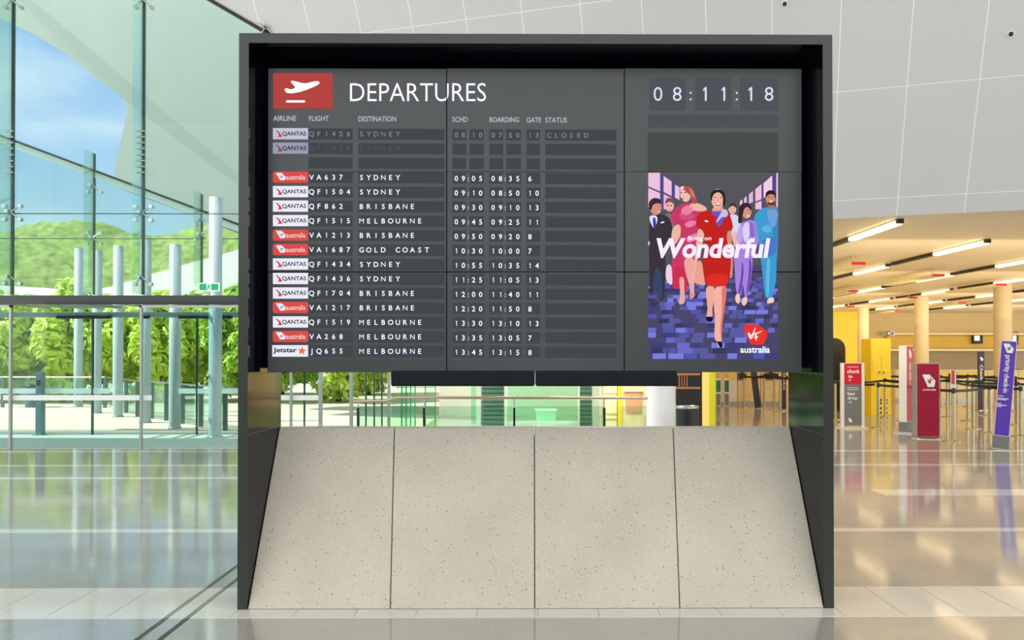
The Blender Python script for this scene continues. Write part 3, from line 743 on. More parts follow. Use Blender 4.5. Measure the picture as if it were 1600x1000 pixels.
# ---- the advertisement (drawn in the coordinates ax, ay and placed on the screen)
def AX(p): return (1000+p[0]/6.252, 260+p[1]/6.25)
class AD(FLAT):
    def sh(s, pts, col, k_, it=2, es=1.0): return s.poly([AX(p) for p in (chaikin(pts, it) if it else pts)], em(col, es), k_)
    def el(s, cx_, cy_, rx, ry, col, k_, rot=0): 
        c_ = AX((cx_, cy_)); return s.ell(c_[0], c_[1], rx/6.25, ry/6.25, em(col), k_, rot)
ad = AD()
ad.sh([(78, 62), (1345, 62), (1345, 1890), (78, 1890)], '#56555c', 1, 0)
ad.sh([(78, 1060), (330, 960), (1345, 960), (1345, 1890), (78, 1890)], '#4a476c', 2, 0)
rr = random.Random(11)
for j in range(22):                                     # carpet tiles, larger towards the viewer
    y0 = 1080+(j/22)**1.5*800; y1 = 1080+((j+1)/22)**1.5*800; wd = 60+(y0-1080)*.14
    for i in range(int(1270/wd)+1):
        x0_ = 78+i*wd+rr.uniform(-.3, .3)*wd; x1_ = min(1345, x0_+wd*rr.uniform(.5, 1.1)); x0_ = max(78, x0_)
        if x1_-x0_ > 8 and rr.random() < .78: ad.sh([(x0_, y0), (x1_, y0), (x1_-4, y1), (x0_-4 if x0_ > 84 else 78, y1)], rr.choice(['#6a6cc8', '#5458a8', '#7b7fe0', '#41407a', '#5d5aa0', '#3a3860']), 3, 0)
for pts in ([(80, 64), (195, 64), (195, 245), (80, 195)], [(80, 212), (195, 262), (195, 330), (80, 400)], [(230, 95), (308, 150), (308, 290), (230, 250)], [(230, 270), (308, 310), (308, 420), (230, 420)], [(340, 180), (385, 205), (385, 330), (340, 305)], [(1205, 165), (1290, 90), (1290, 250), (1205, 310)], [(1330, 70), (1345, 62), (1345, 400), (1330, 400)], [(1125, 225), (1185, 175), (1185, 320), (1125, 345)], [(1062, 275), (1102, 240), (1102, 350), (1062, 365)], [(1015, 315), (1040, 290), (1040, 370), (1015, 385)], [(975, 340), (998, 325), (998, 400), (975, 410)], [(1125, 360), (1185, 335), (1185, 420), (1125, 420)]):
    ad.sh(pts, rr.choice(['#eebfe2', '#e6b4e4', '#f3cce6']), 3, 0)
for pts in ([(195, 64), (228, 84), (228, 420), (195, 420)], [(308, 140), (338, 165), (338, 420), (308, 420)], [(1290, 85), (1328, 70), (1328, 300), (1290, 300)], [(1187, 175), (1204, 160), (1204, 400), (1187, 400)]):
    ad.sh(pts, '#4d4c86', 3, 0)
adv = ad.build('advertisement', scr)
def person(draw):
    a = AD(); draw(a); return a.build('person_picture', adv)
SK, SK2, SK3 = '#f0b6a4', '#d98f80', '#b9746a'
def man_dark(a):
    a.sh([(85, 500), (150, 470), (240, 470), (300, 520), (322, 640), (300, 760), (245, 800), (250, 1050), (235, 1280), (215, 1320), (185, 1310), (180, 1120), (160, 960), (140, 1050), (120, 1280), (95, 1240), (88, 900)], '#3a343c', 5)
    a.sh([(155, 1000), (215, 1030), (215, 1300), (180, 1310), (165, 1180), (120, 1260), (130, 1080)], '#32486e', 6)
    a.sh([(88, 480), (170, 480), (165, 560), (130, 610), (95, 540)], '#e6e2f6', 6); a.sh([(120, 500), (150, 500), (158, 580), (140, 620), (125, 580)], '#4b3cae', 7)
    a.el(152, 400, 56, 78, SK2, 6); a.sh([(85, 420), (80, 350), (130, 305), (200, 320), (215, 370), (160, 360), (120, 380), (112, 430)], '#3a2f36', 7)
    a.el(170, 395, 6, 4, '#46303a', 7); a.el(196, 395, 5, 4, '#46303a', 7); a.sh([(165, 440), (200, 438), (185, 455)], '#f4dcd8', 7); a.sh([(200, 545), (235, 538), (235, 552), (200, 560)], '#e8e8f8', 7, 0)
    a.sh([(75, 735), (95, 730), (92, 775), (78, 775)], SK, 7)
def woman_back(a):
    a.sh([(225, 470), (300, 450), (340, 520), (330, 640), (240, 640)], '#8d6a76', 4)
    a.el(288, 385, 42, 58, SK, 5); a.sh([(240, 380), (250, 320), (290, 305), (335, 330), (338, 380), (300, 345), (262, 355)], '#8a4a48', 6)
    a.el(272, 385, 10, 7, '#6f4a5c', 6); a.el(304, 385, 10, 7, '#6f4a5c', 6); a.sh([(275, 420), (305, 420), (290, 430)], '#c0303a', 6)
    a.sh([(255, 960), (310, 960), (320, 1150), (290, 1160), (245, 1100)], '#ead4e6', 5)
def glam(a):
    a.sh([(330, 420), (400, 370), (470, 350), (560, 370), (650, 400), (655, 440), (560, 460), (555, 640), (600, 760), (560, 900), (530, 1080), (460, 1110), (400, 1060), (330, 1160), (300, 1020), (330, 800), (400, 700), (350, 560), (300, 540), (300, 480)], '#c83a68', 5)
    a.sh([(470, 380), (545, 350), (640, 395), (655, 430), (590, 445), (500, 430)], SK, 6)
    a.sh([(310, 600), (375, 560), (400, 600), (390, 700), (320, 790), (300, 760)], SK, 6)
    for pts in ([(390, 420), (470, 370), (540, 420), (480, 470), (420, 520)], [(420, 560), (520, 520), (560, 560), (470, 610)], [(440, 700), (560, 640), (570, 700), (470, 760)]): a.sh(pts, '#ee7fa8', 6)
    a.sh([(380, 450), (440, 480), (520, 460), (545, 500), (440, 540), (380, 500)], '#d3517c', 7)
    a.sh([(320, 1000), (370, 960), (440, 1010), (470, 1200), (420, 1240), (400, 1160), (340, 1210), (310, 1170)], '#cf2f4e', 6)
    a.sh([(420, 900), (520, 880), (540, 1000), (520, 1220), (540, 1260), (500, 1300), (480, 1290), (490, 1200), (440, 1030)], '#f0a89e', 7)
    a.sh([(375, 1080), (430, 1080), (430, 1200), (440, 1330), (400, 1352), (372, 1345), (395, 1240)], '#f0a89e', 7)
    a.sh([(480, 1245), (540, 1235), (525, 1280), (490, 1305)], '#e88f96', 8)
    a.el(440, 275, 52, 74, '#f3bdb4', 7, -.15)
    a.sh([(400, 210), (440, 190), (500, 205), (530, 270), (555, 330), (540, 380), (500, 345), (495, 290), (450, 255), (430, 230), (400, 235)], '#b4524e', 8)
    a.sh([(470, 200), (520, 240), (540, 320), (500, 300)], '#d6746a', 9); a.el(400, 262, 9, 6, '#5a3442', 8); a.el(440, 258, 9, 6, '#5a3442', 8); a.sh([(395, 318), (430, 312), (412, 330)], '#c02238', 8)
    a.sh([(385, 215), (405, 195), (430, 200), (420, 225), (395, 240)], '#f6dcea', 9)
def attendant(a):
    a.sh([(560, 460), (640, 440), (700, 435), (800, 430), (870, 460), (900, 560), (905, 620), (850, 640), (835, 620), (850, 760), (890, 900), (870, 1100), (845, 1170), (740, 1178), (640, 1165), (610, 1020), (605, 900), (625, 760), (625, 640), (560, 600), (540, 590)], '#c22320', 10)
    a.sh([(560, 600), (620, 625), (625, 700), (560, 900), (530, 1050), (520, 1140), (500, 1140), (520, 1000), (545, 760)], SK, 9)
    a.sh([(840, 640), (895, 620), (890, 760), (905, 900), (900, 1090), (870, 1100), (880, 960), (850, 820)], SK2, 9)
    a.sh([(520, 960), (600, 900), (625, 1100), (640, 1172), (560, 1150), (520, 1130)], '#eea08e', 8)
    a.sh([(645, 1165), (730, 1165), (715, 1320), (700, 1400), (710, 1470), (650, 1475), (645, 1450), (660, 1380), (640, 1260)], '#f2ab9c', 9)
    a.sh([(715, 1170), (845, 1165), (835, 1300), (815, 1420), (795, 1600), (795, 1700), (790, 1735), (735, 1730), (720, 1640), (730, 1500), (715, 1350)], '#f5b1a4', 10)
    a.sh([(790, 1170), (845, 1165), (835, 1300), (815, 1420), (795, 1600), (795, 1720), (775, 1600), (800, 1380)], '#e5766c', 11)
    a.sh([(640, 1468), (712, 1468), (705, 1515), (660, 1522), (640, 1500)], '#191420', 11); a.sh([(718, 1680), (740, 1712), (798, 1708), (800, 1760), (785, 1778), (755, 1755), (728, 1720)], '#191420', 12)
    a.sh([(735, 1708), (750, 1725), (775, 1772), (760, 1762)], '#f0eef8', 13)
    a.sh([(640, 1060), (860, 1040), (850, 1165), (740, 1178), (640, 1165)], '#e02c26', 11)
    a.sh([(690, 440), (720, 390), (800, 390), (820, 440), (760, 480)], '#e0a292', 11)
    a.sh([(690, 445), (740, 440), (800, 440), (845, 420), (855, 480), (820, 500), (800, 560), (765, 600), (740, 560), (750, 500), (700, 470)], '#6c55c8', 12)
    a.sh([(795, 430), (840, 420), (858, 470), (835, 505), (800, 490), (740, 560), (735, 545), (780, 470)], '#c8c0f4', 13)
    a.el(755, 320, 66, 96, '#f0b49f', 12); a.sh([(685, 330), (680, 270), (720, 232), (780, 228), (825, 262), (830, 340), (822, 400), (800, 380), (808, 310), (775, 255), (730, 262), (700, 300), (700, 350)], '#2c2228', 13)
    a.el(728, 308, 9, 5, '#40262a', 13); a.el(784, 308, 9, 5, '#40262a', 13); a.sh([(722, 362), (790, 362), (775, 390), (740, 390)], '#b02a30', 13); a.sh([(730, 364), (782, 364), (770, 380), (742, 380)], '#ffffff', 14); a.sh([(752, 310), (762, 340), (748, 345)], '#d98f80', 13)
    a.sh([(622, 530), (650, 528), (668, 545), (640, 552)], '#f4eef8', 12)
def woman_small(a):
    a.sh([(860, 470), (940, 470), (985, 520), (980, 680), (930, 740), (890, 700), (895, 560)], '#dcd6ee', 5)
    a.el(900, 415, 38, 54, SK, 6); a.sh([(862, 420), (866, 375), (900, 355), (938, 372), (940, 420), (920, 390), (885, 388)], '#4a2f36', 7); a.sh([(885, 440), (915, 440), (900, 452)], '#c83a44', 7)
    a.el(886, 412, 5, 4, '#46303a', 7); a.el(914, 412, 5, 4, '#46303a', 7)
    a.sh([(900, 650), (950, 640), (960, 720), (920, 760), (895, 720)], SK, 7)
def woman_lilac(a):
    a.sh([(960, 580), (1010, 540), (1090, 520), (1150, 560), (1165, 700), (1140, 800), (1100, 830), (1095, 960), (1085, 1080), (1050, 1270), (1020, 1290), (1000, 1120), (985, 1270), (940, 1260), (925, 1100), (920, 950), (905, 860), (950, 760), (985, 720)], '#a684dc', 7)
    a.sh([(1000, 560), (1070, 540), (1070, 680), (1030, 760), (1000, 700)], '#ddd0f6', 8); a.sh([(1060, 540), (1110, 560), (1110, 720), (1070, 690)], '#8e68cc', 9)
    a.sh([(960, 590), (1000, 560), (1000, 720), (960, 760), (925, 760)], '#bfa6ea', 8)
    a.sh([(990, 900), (1010, 1000), (1000, 1120), (975, 1250), (950, 1240), (985, 1080)], '#6a45b4', 9); a.sh([(1060, 880), (1090, 960), (1070, 1150), (1040, 1260), (1030, 1250), (1060, 1060)], '#6a45b4', 9)
    a.sh([(930, 1250), (970, 1240), (975, 1320), (955, 1350), (922, 1310)], '#efc8c0', 9); a.sh([(1000, 1280), (1045, 1270), (1040, 1340), (1010, 1368), (985, 1335)], '#efc8c0', 9)
    a.el(1035, 440, 50, 72, '#d99483', 9); a.sh([(960, 440), (965, 390), (1010, 355), (1065, 362), (1085, 410), (1080, 440), (1050, 395), (1015, 410), (1000, 470), (985, 560), (950, 560)], '#3a2530', 10)
    a.el(1045, 432, 6, 4, '#40262a', 10); a.el(1070, 430, 5, 4, '#40262a', 10); a.sh([(1035, 485), (1072, 478), (1058, 502)], '#fff2f0', 10)
    a.sh([(900, 740), (950, 720), (965, 770), (920, 800)], SK, 10)
def man_blue(a):
    a.sh([(1140, 440), (1220, 400), (1330, 395), (1345, 400), (1345, 800), (1330, 900), (1330, 1060), (1310, 1200), (1285, 1280), (1240, 1290), (1215, 1280), (1200, 1100), (1180, 950), (1175, 800), (1130, 640), (1110, 600), (1110, 500)], '#3f9bd0', 7)
    a.sh([(1230, 420), (1345, 420), (1345, 560), (1280, 610), (1250, 540)], '#6fa2d8', 8); a.sh([(1345, 440), (1345, 760), (1300, 720), (1290, 620), (1330, 560)], '#3a86c4', 9)
    a.sh([(1160, 620), (1240, 560), (1290, 620), (1260, 660)], '#5cb4e2', 9); a.sh([(1230, 900), (1270, 900), (1260, 1100), (1255, 1270), (1225, 1270)], '#64b8e6', 9)
    a.sh([(1180, 700), (1340, 680), (1335, 860), (1190, 900)], '#4a78c8', 8)
    a.sh([(1235, 1310), (1260, 1280), (1300, 1280), (1310, 1320), (1270, 1348), (1240, 1345)], '#efd3cf', 9); a.sh([(1240, 1340), (1300, 1330), (1305, 1342), (1245, 1352)], '#7e4a4a', 10)
    a.sh([(1250, 380), (1310, 380), (1315, 410), (1280, 425), (1250, 410)], '#b0705e', 9)
    a.el(1270, 318, 48, 68, '#cf8a76', 10); a.sh([(1220, 310), (1220, 260), (1260, 232), (1310, 245), (1325, 300), (1318, 330), (1305, 275), (1250, 275), (1232, 300)], '#2c2026', 11)
    a.sh([(1232, 340), (1250, 360), (1290, 360), (1312, 335), (1305, 370), (1275, 388), (1245, 375)], '#4a2f2c', 11); a.sh([(1255, 340), (1292, 338), (1274, 356)], '#ffffff', 12); a.el(1252, 305, 6, 4, '#2c2026', 11); a.el(1290, 303, 6, 4, '#2c2026', 11)
for fn in (woman_back, man_dark, glam, woman_small, woman_lilac, man_blue, attendant): person(fn)
a = AD()
x0, y0_ = AX((150, 0)); x1, _ = AX((1265, 0))
a.word('Wonderful', x0+1, x1, AX((0, 702))[1], AX((0, 900))[1], em('#f1e4fb', 1.1), 16, bold=.035, shear=.16)
a.word('Bring on', AX((462, 0))[0], AX((690, 0))[0], AX((0, 685))[1], AX((0, 738))[1], em('#ffffff', 1.1), 17, bold=.008)
a.build('slogan', adv)
a = AD()
U = 938
a.sh([(982, 605+U), (1130, 605+U), (1215, 655+U), (1242, 690+U), (1205, 795+U), (1190, 803+U), (1085, 803+U), (1068, 790+U)], '#f0322c', 15, 1)
for pts in ([(1040, 690+U), (1060, 680+U), (1085, 730+U), (1085, 750+U), (1065, 750+U)], [(1085, 755+U), (1070, 745+U), (1110, 640+U), (1125, 640+U)], [(1060, 712+U), (1185, 665+U), (1185, 678+U), (1065, 725+U)], [(1115, 690+U), (1130, 685+U), (1135, 760+U), (1120, 765+U)], [(1100, 730+U), (1150, 720+U), (1150, 730+U), (1100, 742+U)]): a.sh(pts, '#ffe9e6', 16, 1)
a.word('australia', AX((972, 0))[0], AX((1260, 0))[0], AX((0, 818+U))[1], AX((0, 882+U))[1], em('#ffffff', 1.1), 16, bold=.014)
a.build('airline_emblem', adv)

# ================================================================== UNDER THE SCREEN (concourse behind the monolith)
YH = 11.0
t = thing('glass_balustrade', 'glass balustrade with a steel handrail behind the concrete base', 'railing', (at(780, 552, YH).x, YH, 0))
hp = [at(552, 627, YH), at(604, 626, YH), at(620, 621, YH), at(1012, 622.5, YH)]
m_ = MB()
for a, b2 in zip(hp, hp[1:]): m_.tube(a, b2, .021, 10)
m_.build('handrail', M_brass, t)
for p in (560, 663, 803.5, 944):
    x = at(p, 552, YH).x; m_ = MB(); m_.span((x-.016, YH-.03, 0), (x+.016, YH+.03, .86)); m_.build('post', M_dark, t); m_ = MB(); m_.tube((x, YH, .86), (x, YH, hp[2].z), .01, 8); m_.build('rail_stem', M_chrome, t)
for a, b2 in ((562, 661), (666, 801), (806, 942), (946, 1010)):
    xa, xb = at(a, 552, YH).x, at(b2, 552, YH).x; m_ = MB(); m_.span((xa, YH-.005, .05), (xb, YH+.005, .88)); m_.build('glass_panel', M_railglass, t)
# glass lobby screens and the shopfront behind them
t = thing('glass_lobby', 'green glass lobby of narrow upright panes seen under the screen', 'glass screen', (at(675, 552, 15.5).x, 15.5, 0))
for i, (a, b2, dY) in enumerate(((612, 627, .2), (628, 634, 0), (635, 641, .3), (642, 648, .1), (649, 664, .5), (665, 680, .6))):
    xa, xb = at(a, 552, 15.5+dY).x, at(b2, 552, 15.5+dY).x; m_ = MB(); m_.span((xa, 15.5+dY-.006, 0), (xb, 15.5+dY+.006, 2.6)); m_.build('pane', M_greenglass if i in (1, 2, 3, 5) else M_railglass, t)
    m_ = MB(); m_.span((xb, 15.5+dY-.03, 0), (xb+.02, 15.5+dY+.03, 2.6)); m_.build('glass_edge', pm('green_edge', '#17a06a', .3), t)
m_ = MB(); m_.span((at(610, 552, 15.5).x, 15.4, 2.6), (at(742, 552, 15.5).x, 16.3, 2.72)); m_.build('head_beam', M_alu, t)
m_ = MB(); m_.span((-2.3, 20, 0), (3.98, 20.2, HC)); struct('wall_shops', m_, pm('cream_wall', '#e2e4d8', .5, var=.04))
t = thing('shopfront', 'grey-green glass shopfront with pale frames behind the handrail', 'shopfront', (at(835, 552, 17).x, 17, 0))
for a, b2, mt in ((736, 744, M_greenglass), (755, 787, M_railglass), (793, 902, M_greenglass), (906, 924, M_railglass)):
    xa, xb = at(a, 552, 17).x, at(b2, 552, 17).x; m_ = MB(); m_.span((xa, 16.99, .05), (xb, 17.01, 2.7)); m_.build('pane', mt, t)
for a, wd in ((748, .1), (790, .05), (904, .04), (931, .14)):
    post(a, 17, 2.75, wd, pm('pale_mint_frame', '#b9c9b8', .4, var=.03), t, 'frame_post', .12)
m_ = MB(); m_.span((at(738, 552, 17).x, 16.94, 2.7), (at(936, 552, 17).x, 17.06, 2.85)); m_.build('frame_head', M_alu, t)
for a, b2 in ((752, 788), (906, 925)):
    xa, xb = at(a, 552, 17.3).x, at(b2, 552, 17.3).x; m_ = MB()
    m_.span((xa, 17.3, 0), (xb, 17.34, 2.7))
    for z_ in range(26): m_.span((xa, 17.27, .05+z_*.1), (xb, 17.3, .12+z_*.1))
    m_.build('roller_shutter', pm('grey_shutter', '#7d8783', .5, var=.04), t)
m_ = MB(); p = at(795, 658, 17.2); m_.span((at(792, 552, 17).x, 16.95, p.z-.04), (at(904, 552, 17).x, 17.05, p.z+.02)); m_.build('sill_rail', pm('pale_mint_frame', '#b9c9b8'), t)
t = thing('shop_counter', 'pale counter inside the green glass shop, under the screen', 'counter', (at(852, 552, 18.6).x, 18.6, 0))
p, q2 = at(838, 642, 18.6), at(868, 660, 18.6); m_ = MB(); m_.span((p.x, 18.4, 0), (q2.x, 19.0, p.z)); m_.build('body', pm('mint_white', '#dff3e6', .4, var=.03), t); m_ = MB(); m_.span((p.x-.03, 18.36, p.z), (q2.x+.03, 19.04, p.z+.03)); m_.build('top', M_white, t)
t = thing('yellow_cabinet', 'narrow cream and yellow cabinet left of the white column', 'cabinet', (at(962, 552, 16).x, 16, 0))
p, q2 = at(943, 552, 16), at(964, 552, 16); m_ = MB(); m_.span((p.x, 16, 0), (q2.x, 16.4, 2.2)); m_.build('body', M_cream, t)
for py in (613, 645, 653): z_ = at(950, py, 16).z; m_ = MB(); m_.span((p.x, 15.97, z_-.015), (q2.x, 16, z_+.015)); m_.build('shelf_edge', M_wood, t)
p = at(965, 552, 16); m_ = MB(); m_.span((p.x, 15.95, 0), (p.x+.1, 16.3, 2.2)); m_.build('end_panel', M_yellow, t)
t = thing('wooden_rack', 'pale wooden display rack beside the white column', 'rack', (at(990, 552, 15.5).x, 15.5, 0))
p, q2 = at(975, 552, 15.5), at(1006, 552, 15.5); m_ = MB(); m_.span((p.x, 15.55, 0), (q2.x, 15.9, 2.1)); m_.build('body', M_wood, t)
p2 = at(978, 612, 15.5); q3 = at(1003, 644, 15.5); m_ = MB(); m_.span((p2.x, 15.52, q3.z), (q3.x, 15.55, p2.z)); m_.build('display_panel', pm('salmon_panel', '#cf9a72', .5, var=.1, scale=12), t)
m_ = MB(); z_ = at(990, 612, 15.5).z; m_.span((p.x-.05, 15.5, z_), (q2.x, 15.55, z_+.05)); m_.build('top_shelf', M_cream, t)
def hall_col(px, py_w, Y, lab, mat=M_hcol):
    x = at(px, 552, Y).x; r = py_w/2*Y/F; t = thing('round_column', lab, 'column', (x, Y, 0))
    m_ = MB(); m_.lathe([(r, 0), (r, HC)], (x, Y, 0), 32); m_.build('shaft', mat, t); m_ = MB(); m_.lathe([(r+.02, 0), (r+.02, .1), (r, .11)], (x, Y, 0), 32); m_.build('skirting', mat, t); return t
hall_col(1033, 45, 13.6, 'stout white round column seen below the screen beside the black bin', pm('gloss_white_column', '#eef0f2', .3, var=.01))
t = thing('dark_kiosk', 'black kiosk with copper slats behind the round bin', 'kiosk', (at(1076, 552, 14.2).x, 14.2, 0))
p, q2 = at(1055, 583, 14.2), at(1097, 606, 14.2); m_ = MB(); m_.span((p.x, 14.2, 0), (q2.x, 15, 2.2)); m_.build('body', M_dark, t)
M_cop = pm('copper_trim', '#c4855c', .35, metal=.6)
for i in range(4): x = at(1060+i*4, 552, 14.2).x; m_ = MB(); m_.span((x, 14.17, q2.z+.03), (x+.02, 14.2, p.z-.03)); m_.build('slat', M_cop, t)
for z_ in (p.z-.02, q2.z): m_ = MB(); m_.span((p.x, 14.14, z_-.02), (q2.x-.05, 14.2, z_+.02)); m_.build('copper_rail', M_cop, t)
p = Vector((at(1073.5, 552, 12.6).x, 12.6, 0)); zt_ = at(1073, 634, 12.6).z
t = thing('round_bin', 'round black bin with a steel rim, in front of the dark kiosk', 'bin', p)
m_ = MB(); m_.lathe([(.18, 0), (.187, .02)]+[(.187+(.003 if i % 2 else 0), .03+i*(zt_-.07)/24) for i in range(25)]+[(.17, zt_-.03), (0, zt_-.08)], p, 32); m_.build('body', M_dark, t)
m_ = MB(); m_.lathe([(.192, zt_-.04), (.198, zt_-.02), (.192, zt_), (.16, zt_), (.16, zt_-.04)], p, 32); m_.build('rim', M_chrome, t)

# ================================================================== CHECK-IN HALL
m_ = MB(); a, b2 = at(1097, 552, 17.2), at(1115, 552, 17.2); m_.span((a.x, 17.2, 0), (b2.x, 40, HC)); struct('wall_yellow', m_, pm('pale_yellow_paint', '#f2d978', .45, var=.03))
m_ = MB(); m_.span((b2.x-.09, 17.16, 0), (b2.x+.03, 17.2, HC)); struct('trim_lime_edge', m_, pm('lime_edge', '#c2c800', .4))
m_ = MB(); a, b2 = at(1296, 552, 38.5), at(1341, 552, 38.5); m_.span((a.x, 38.5, 0), (b2.x, 38.8, HC)); struct('wall_bright_yellow', m_, M_yellow)
for px, wd, Y, lab in ((1567, 25.5, 23.2, 'cream round column in the hall behind the purple sign'), (1440, 20.5, 28.8, 'cream round column in the hall behind the crimson sign'), (1349, 16.5, 35.5, 'slender cream column in the hall above the bag drop sign')):
    hall_col(px, wd, Y, lab)
# ceiling lights: lit tubes let into black tracks
M_tube = pm('lit_tube', '#fff3d8', .5, emit='#ffe2ac', es=TUBE)
ordn = ['nearest the bulkhead', 'second from the bulkhead', 'third from the bulkhead', 'fourth from the bulkhead', 'fifth from the bulkhead', 'sixth from the bulkhead', 'seventh from the bulkhead']
rown = ['leftmost', 'second', 'third', 'fourth', 'fifth', 'sixth']
starts = [[12.9, 16.8, 20.7, 24.6, 28.5, 32.4], [15.0, 18.9, 22.8, 26.7, 30.6, 34.5], [17.2, 20.9, 24.8, 28.7, 32.6, 36.0], [17.5, 21.6, 25.7, 29.8, 33.9], [19.0, 23.0, 27, 31, 35], [22, 26, 30, 34]]
X0, DX = 5.96, 2.69
proto = None
for r_, ss in enumerate(starts):
    x = X0+DX*r_
    for i, y in enumerate(ss):
        if proto is None:
            proto = thing('linear_light', 'x', 'ceiling light', (x, y, HC), 'linear lights in the hall ceiling')
            m_ = MB(); m_.box((0, .9, -.035), (.10, 3.7, .07)); m_.build('track', M_dark, proto, world=False)
            m_ = MB(); m_.box((0, 0, -.05), (.125, 1.75, .07)); m_.build('diffuser', M_tube, proto, world=False, bevel=.01)
            o = proto
        else: o = copy_tree(proto)
        o.location = (x, y, HC); o['label'] = 'lit linear ceiling light, %s, in the %s row from the left' % (ordn[i], rown[r_])
for r_ in range(8):                          # unseen warm fill lamps added to brighten the hall ceiling
    for y in (16, 22.2, 28.4, 34.6): area('ceiling_fill', (X0+DX*(r_-.5), y, 2.75), (PI, 0, 0), 2.2, 5.6, UP, WARM)
for y, p_ in ((14.0, 180), (19.5, 150), (26.5, 170), (33.0, 250)): area('wall_fill', (16, y, 2.9), (math.radians(90), 0, 0), 20, .9, p_, WARM2)  # unseen fill lamps, turned from the viewer, added to brighten walls and columns
for x in (-.5, 2): area('shop_fill', (x, 18.4, HC-.1), (0, 0, 0), .6, 1.5, 70, (1, .93, .8))  # fill lamps added to brighten the shop area
area('lobby_fill', (1.5, 14, HC-.1), (0, 0, 0), 2, 1, 260, (1, .95, .85))  # fill lamp added to whiten the round column
# hanging red-ended signs
reds = [(1342, 411.5, 22), (1467, 430, 20), (1565, 444.5, 18), (1427, 465, 14), (1334, 455, 15), (1504, 473, 12), (1403, 486, 12), (1330, 479, 11), (1389, 499, 9), (1328, 494.5, 9)]
rl = ['first', 'second', 'third', 'fourth', 'fifth', 'sixth', 'seventh', 'eighth', 'ninth', 'tenth']
order = sorted(range(len(reds)), key=lambda i: reds[i][1])
for i, (px, py, wd) in enumerate(reds):
    Y = (HC-.2-EYE)*F/(HORIZON-py); c = at(px, py, Y); W = .30; H = .062
    t = thing('hanging_sign', 'red-ended cream sign under the ceiling, %s from the top of the photo' % rl[order.index(i)], 'sign', (c.x, Y, HC), 'red-ended signs under the hall ceiling')
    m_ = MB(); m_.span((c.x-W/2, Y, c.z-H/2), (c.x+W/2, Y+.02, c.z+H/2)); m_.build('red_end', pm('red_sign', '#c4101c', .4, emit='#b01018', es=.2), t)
    m_ = MB(); m_.span((c.x-W/2+.01, Y+.02, c.z-H/2), (c.x+W/2-.01, Y+2.6, c.z+H/2)); m_.build('body', M_cream, t)
    m_ = MB()
    for yy in (Y+.3, Y+2.3): m_.tube((c.x, yy, c.z), (c.x, yy, HC), .012, 6)
    m_.build('hanger', M_cream, t)
# sensors on the bulkhead
for px, py, lab in ((1579, 53, 'small round dark sensor at the top right of the white bulkhead'), (1226, 6, 'small round dark sensor above the black frame on the white bulkhead')):
    c = BM @ on_bulk(px, py); t = thing('ceiling_sensor', lab, 'sensor', c); m_ = MB(); m_.tube(c-nrm*.005, c+nrm*.02, .05, 16); m_.build('ring', M_white, t); m_ = MB(); m_.ball(c+nrm*.02, .032); m_.build('lens', M_dark, t)

# --- counters
def counter(px0, px1, Y, labs, n, mat=M_cream):
    x0, x1 = at(px0, 552, Y).x, at(px1, 552, Y).x; wd = (x1-x0)/n
    for i in range(n):
        t = thing('check_in_counter', labs[i], 'counter', (x0+wd*(i+.5), Y, 0), 'check-in counters')
        mt = mat if not isinstance(mat, list) else mat[i]
        m_ = MB(); m_.span((x0+wd*i+.01, Y, .0), (x0+wd*(i+1)-.01, Y+.7, 1.02)); m_.build('body', mt, t)
        m_ = MB(); m_.span((x0+wd*i, Y-.04, 1.02), (x0+wd*(i+1), Y+.75, 1.07)); m_.build('top', M_cream, t)
        m_ = MB(); m_.span((x0+wd*i+.1, Y-.012, .80), (x0+wd*(i+1)-.1, Y, .97)); m_.build('number_panel', M_yellow, t)
        m_ = MB(); m_.span((x0+wd*i+.02, Y-.01, .0), (x0+wd*(i+1)-.02, Y, .10)); m_.build('kick_plate', M_alu, t)
counter(1116, 1225, 24.2, ['white check-in counter farthest left, beside the yellow wall end', 'wooden check-in counter with yellow number panel, left of the leaning dark sign', 'wooden check-in counter with yellow number panel, right of the leaning dark sign'], 3, [M_white, M_wood, M_wood])
counter(1398, 1640, 26.0, ['cream check-in counter behind the crimson sign', 'cream check-in counter right of the crimson sign', 'cream check-in counter beside the dark check-in sign', 'cream check-in counter behind the purple sign', 'cream check-in counter at the right edge of the photo'], 5)
def monitor(px, py, Y, wpx, hpx, lab):
    c = at(px, py, Y); s_ = Y/F; t = thing('desk_monitor', lab, 'monitor', (c.x, Y, 1.07))
    m_ = MB(); m_.box((c.x, Y, c.z), (wpx*s_, .05, hpx*s_)); m_.build('back_shell', M_dark, t, bevel=.01)
    m_ = MB(); m_.span((c.x-.03, Y-.01, 1.07), (c.x+.03, Y+.02, c.z)); m_.build('stand', M_dark, t); m_ = MB(); m_.box((c.x, Y, 1.08), (.22, .18, .02)); m_.build('foot', M_dark, t)
monitor(1543, 588, 26.3, 15, 14, 'black desk monitor right of the dark check-in sign')
monitor(1591, 590, 26.3, 16, 16, 'black desk monitor right of the purple sign')
monitor(1160, 588, 24.1, 12, 9, 'dark desk monitor on the wooden counter below the screen')
monitor(1205, 588, 24.1, 22, 9, 'wide dark monitor on the counter right of the leaning sign')
def wall_screen(px, py, wpx, hpx, lab):
    Y = 39.7; c = at(px, py, Y); s_ = Y/F; t = thing('wall_screen', lab, 'screen', (c.x, Y, c.z)); m_ = MB(); m_.box((c.x, Y, c.z), (wpx*s_, .15, hpx*s_)); m_.build('housing', M_dark, t)
    m_ = MB(); m_.box((c.x-wpx*s_*.12, Y-.08, c.z), (wpx*s_*.55, .01, hpx*s_*.45)); m_.build('lit_display', pm('pale_display', '#dfe8dc', .5, emit='#dfe8dc', es=.8), t)
wall_screen(1527, 528.5, 15, 17, 'small wall screen left of the column behind the purple sign')
wall_screen(1585, 529, 10, 20, 'small wall screen right of the column behind the purple sign')
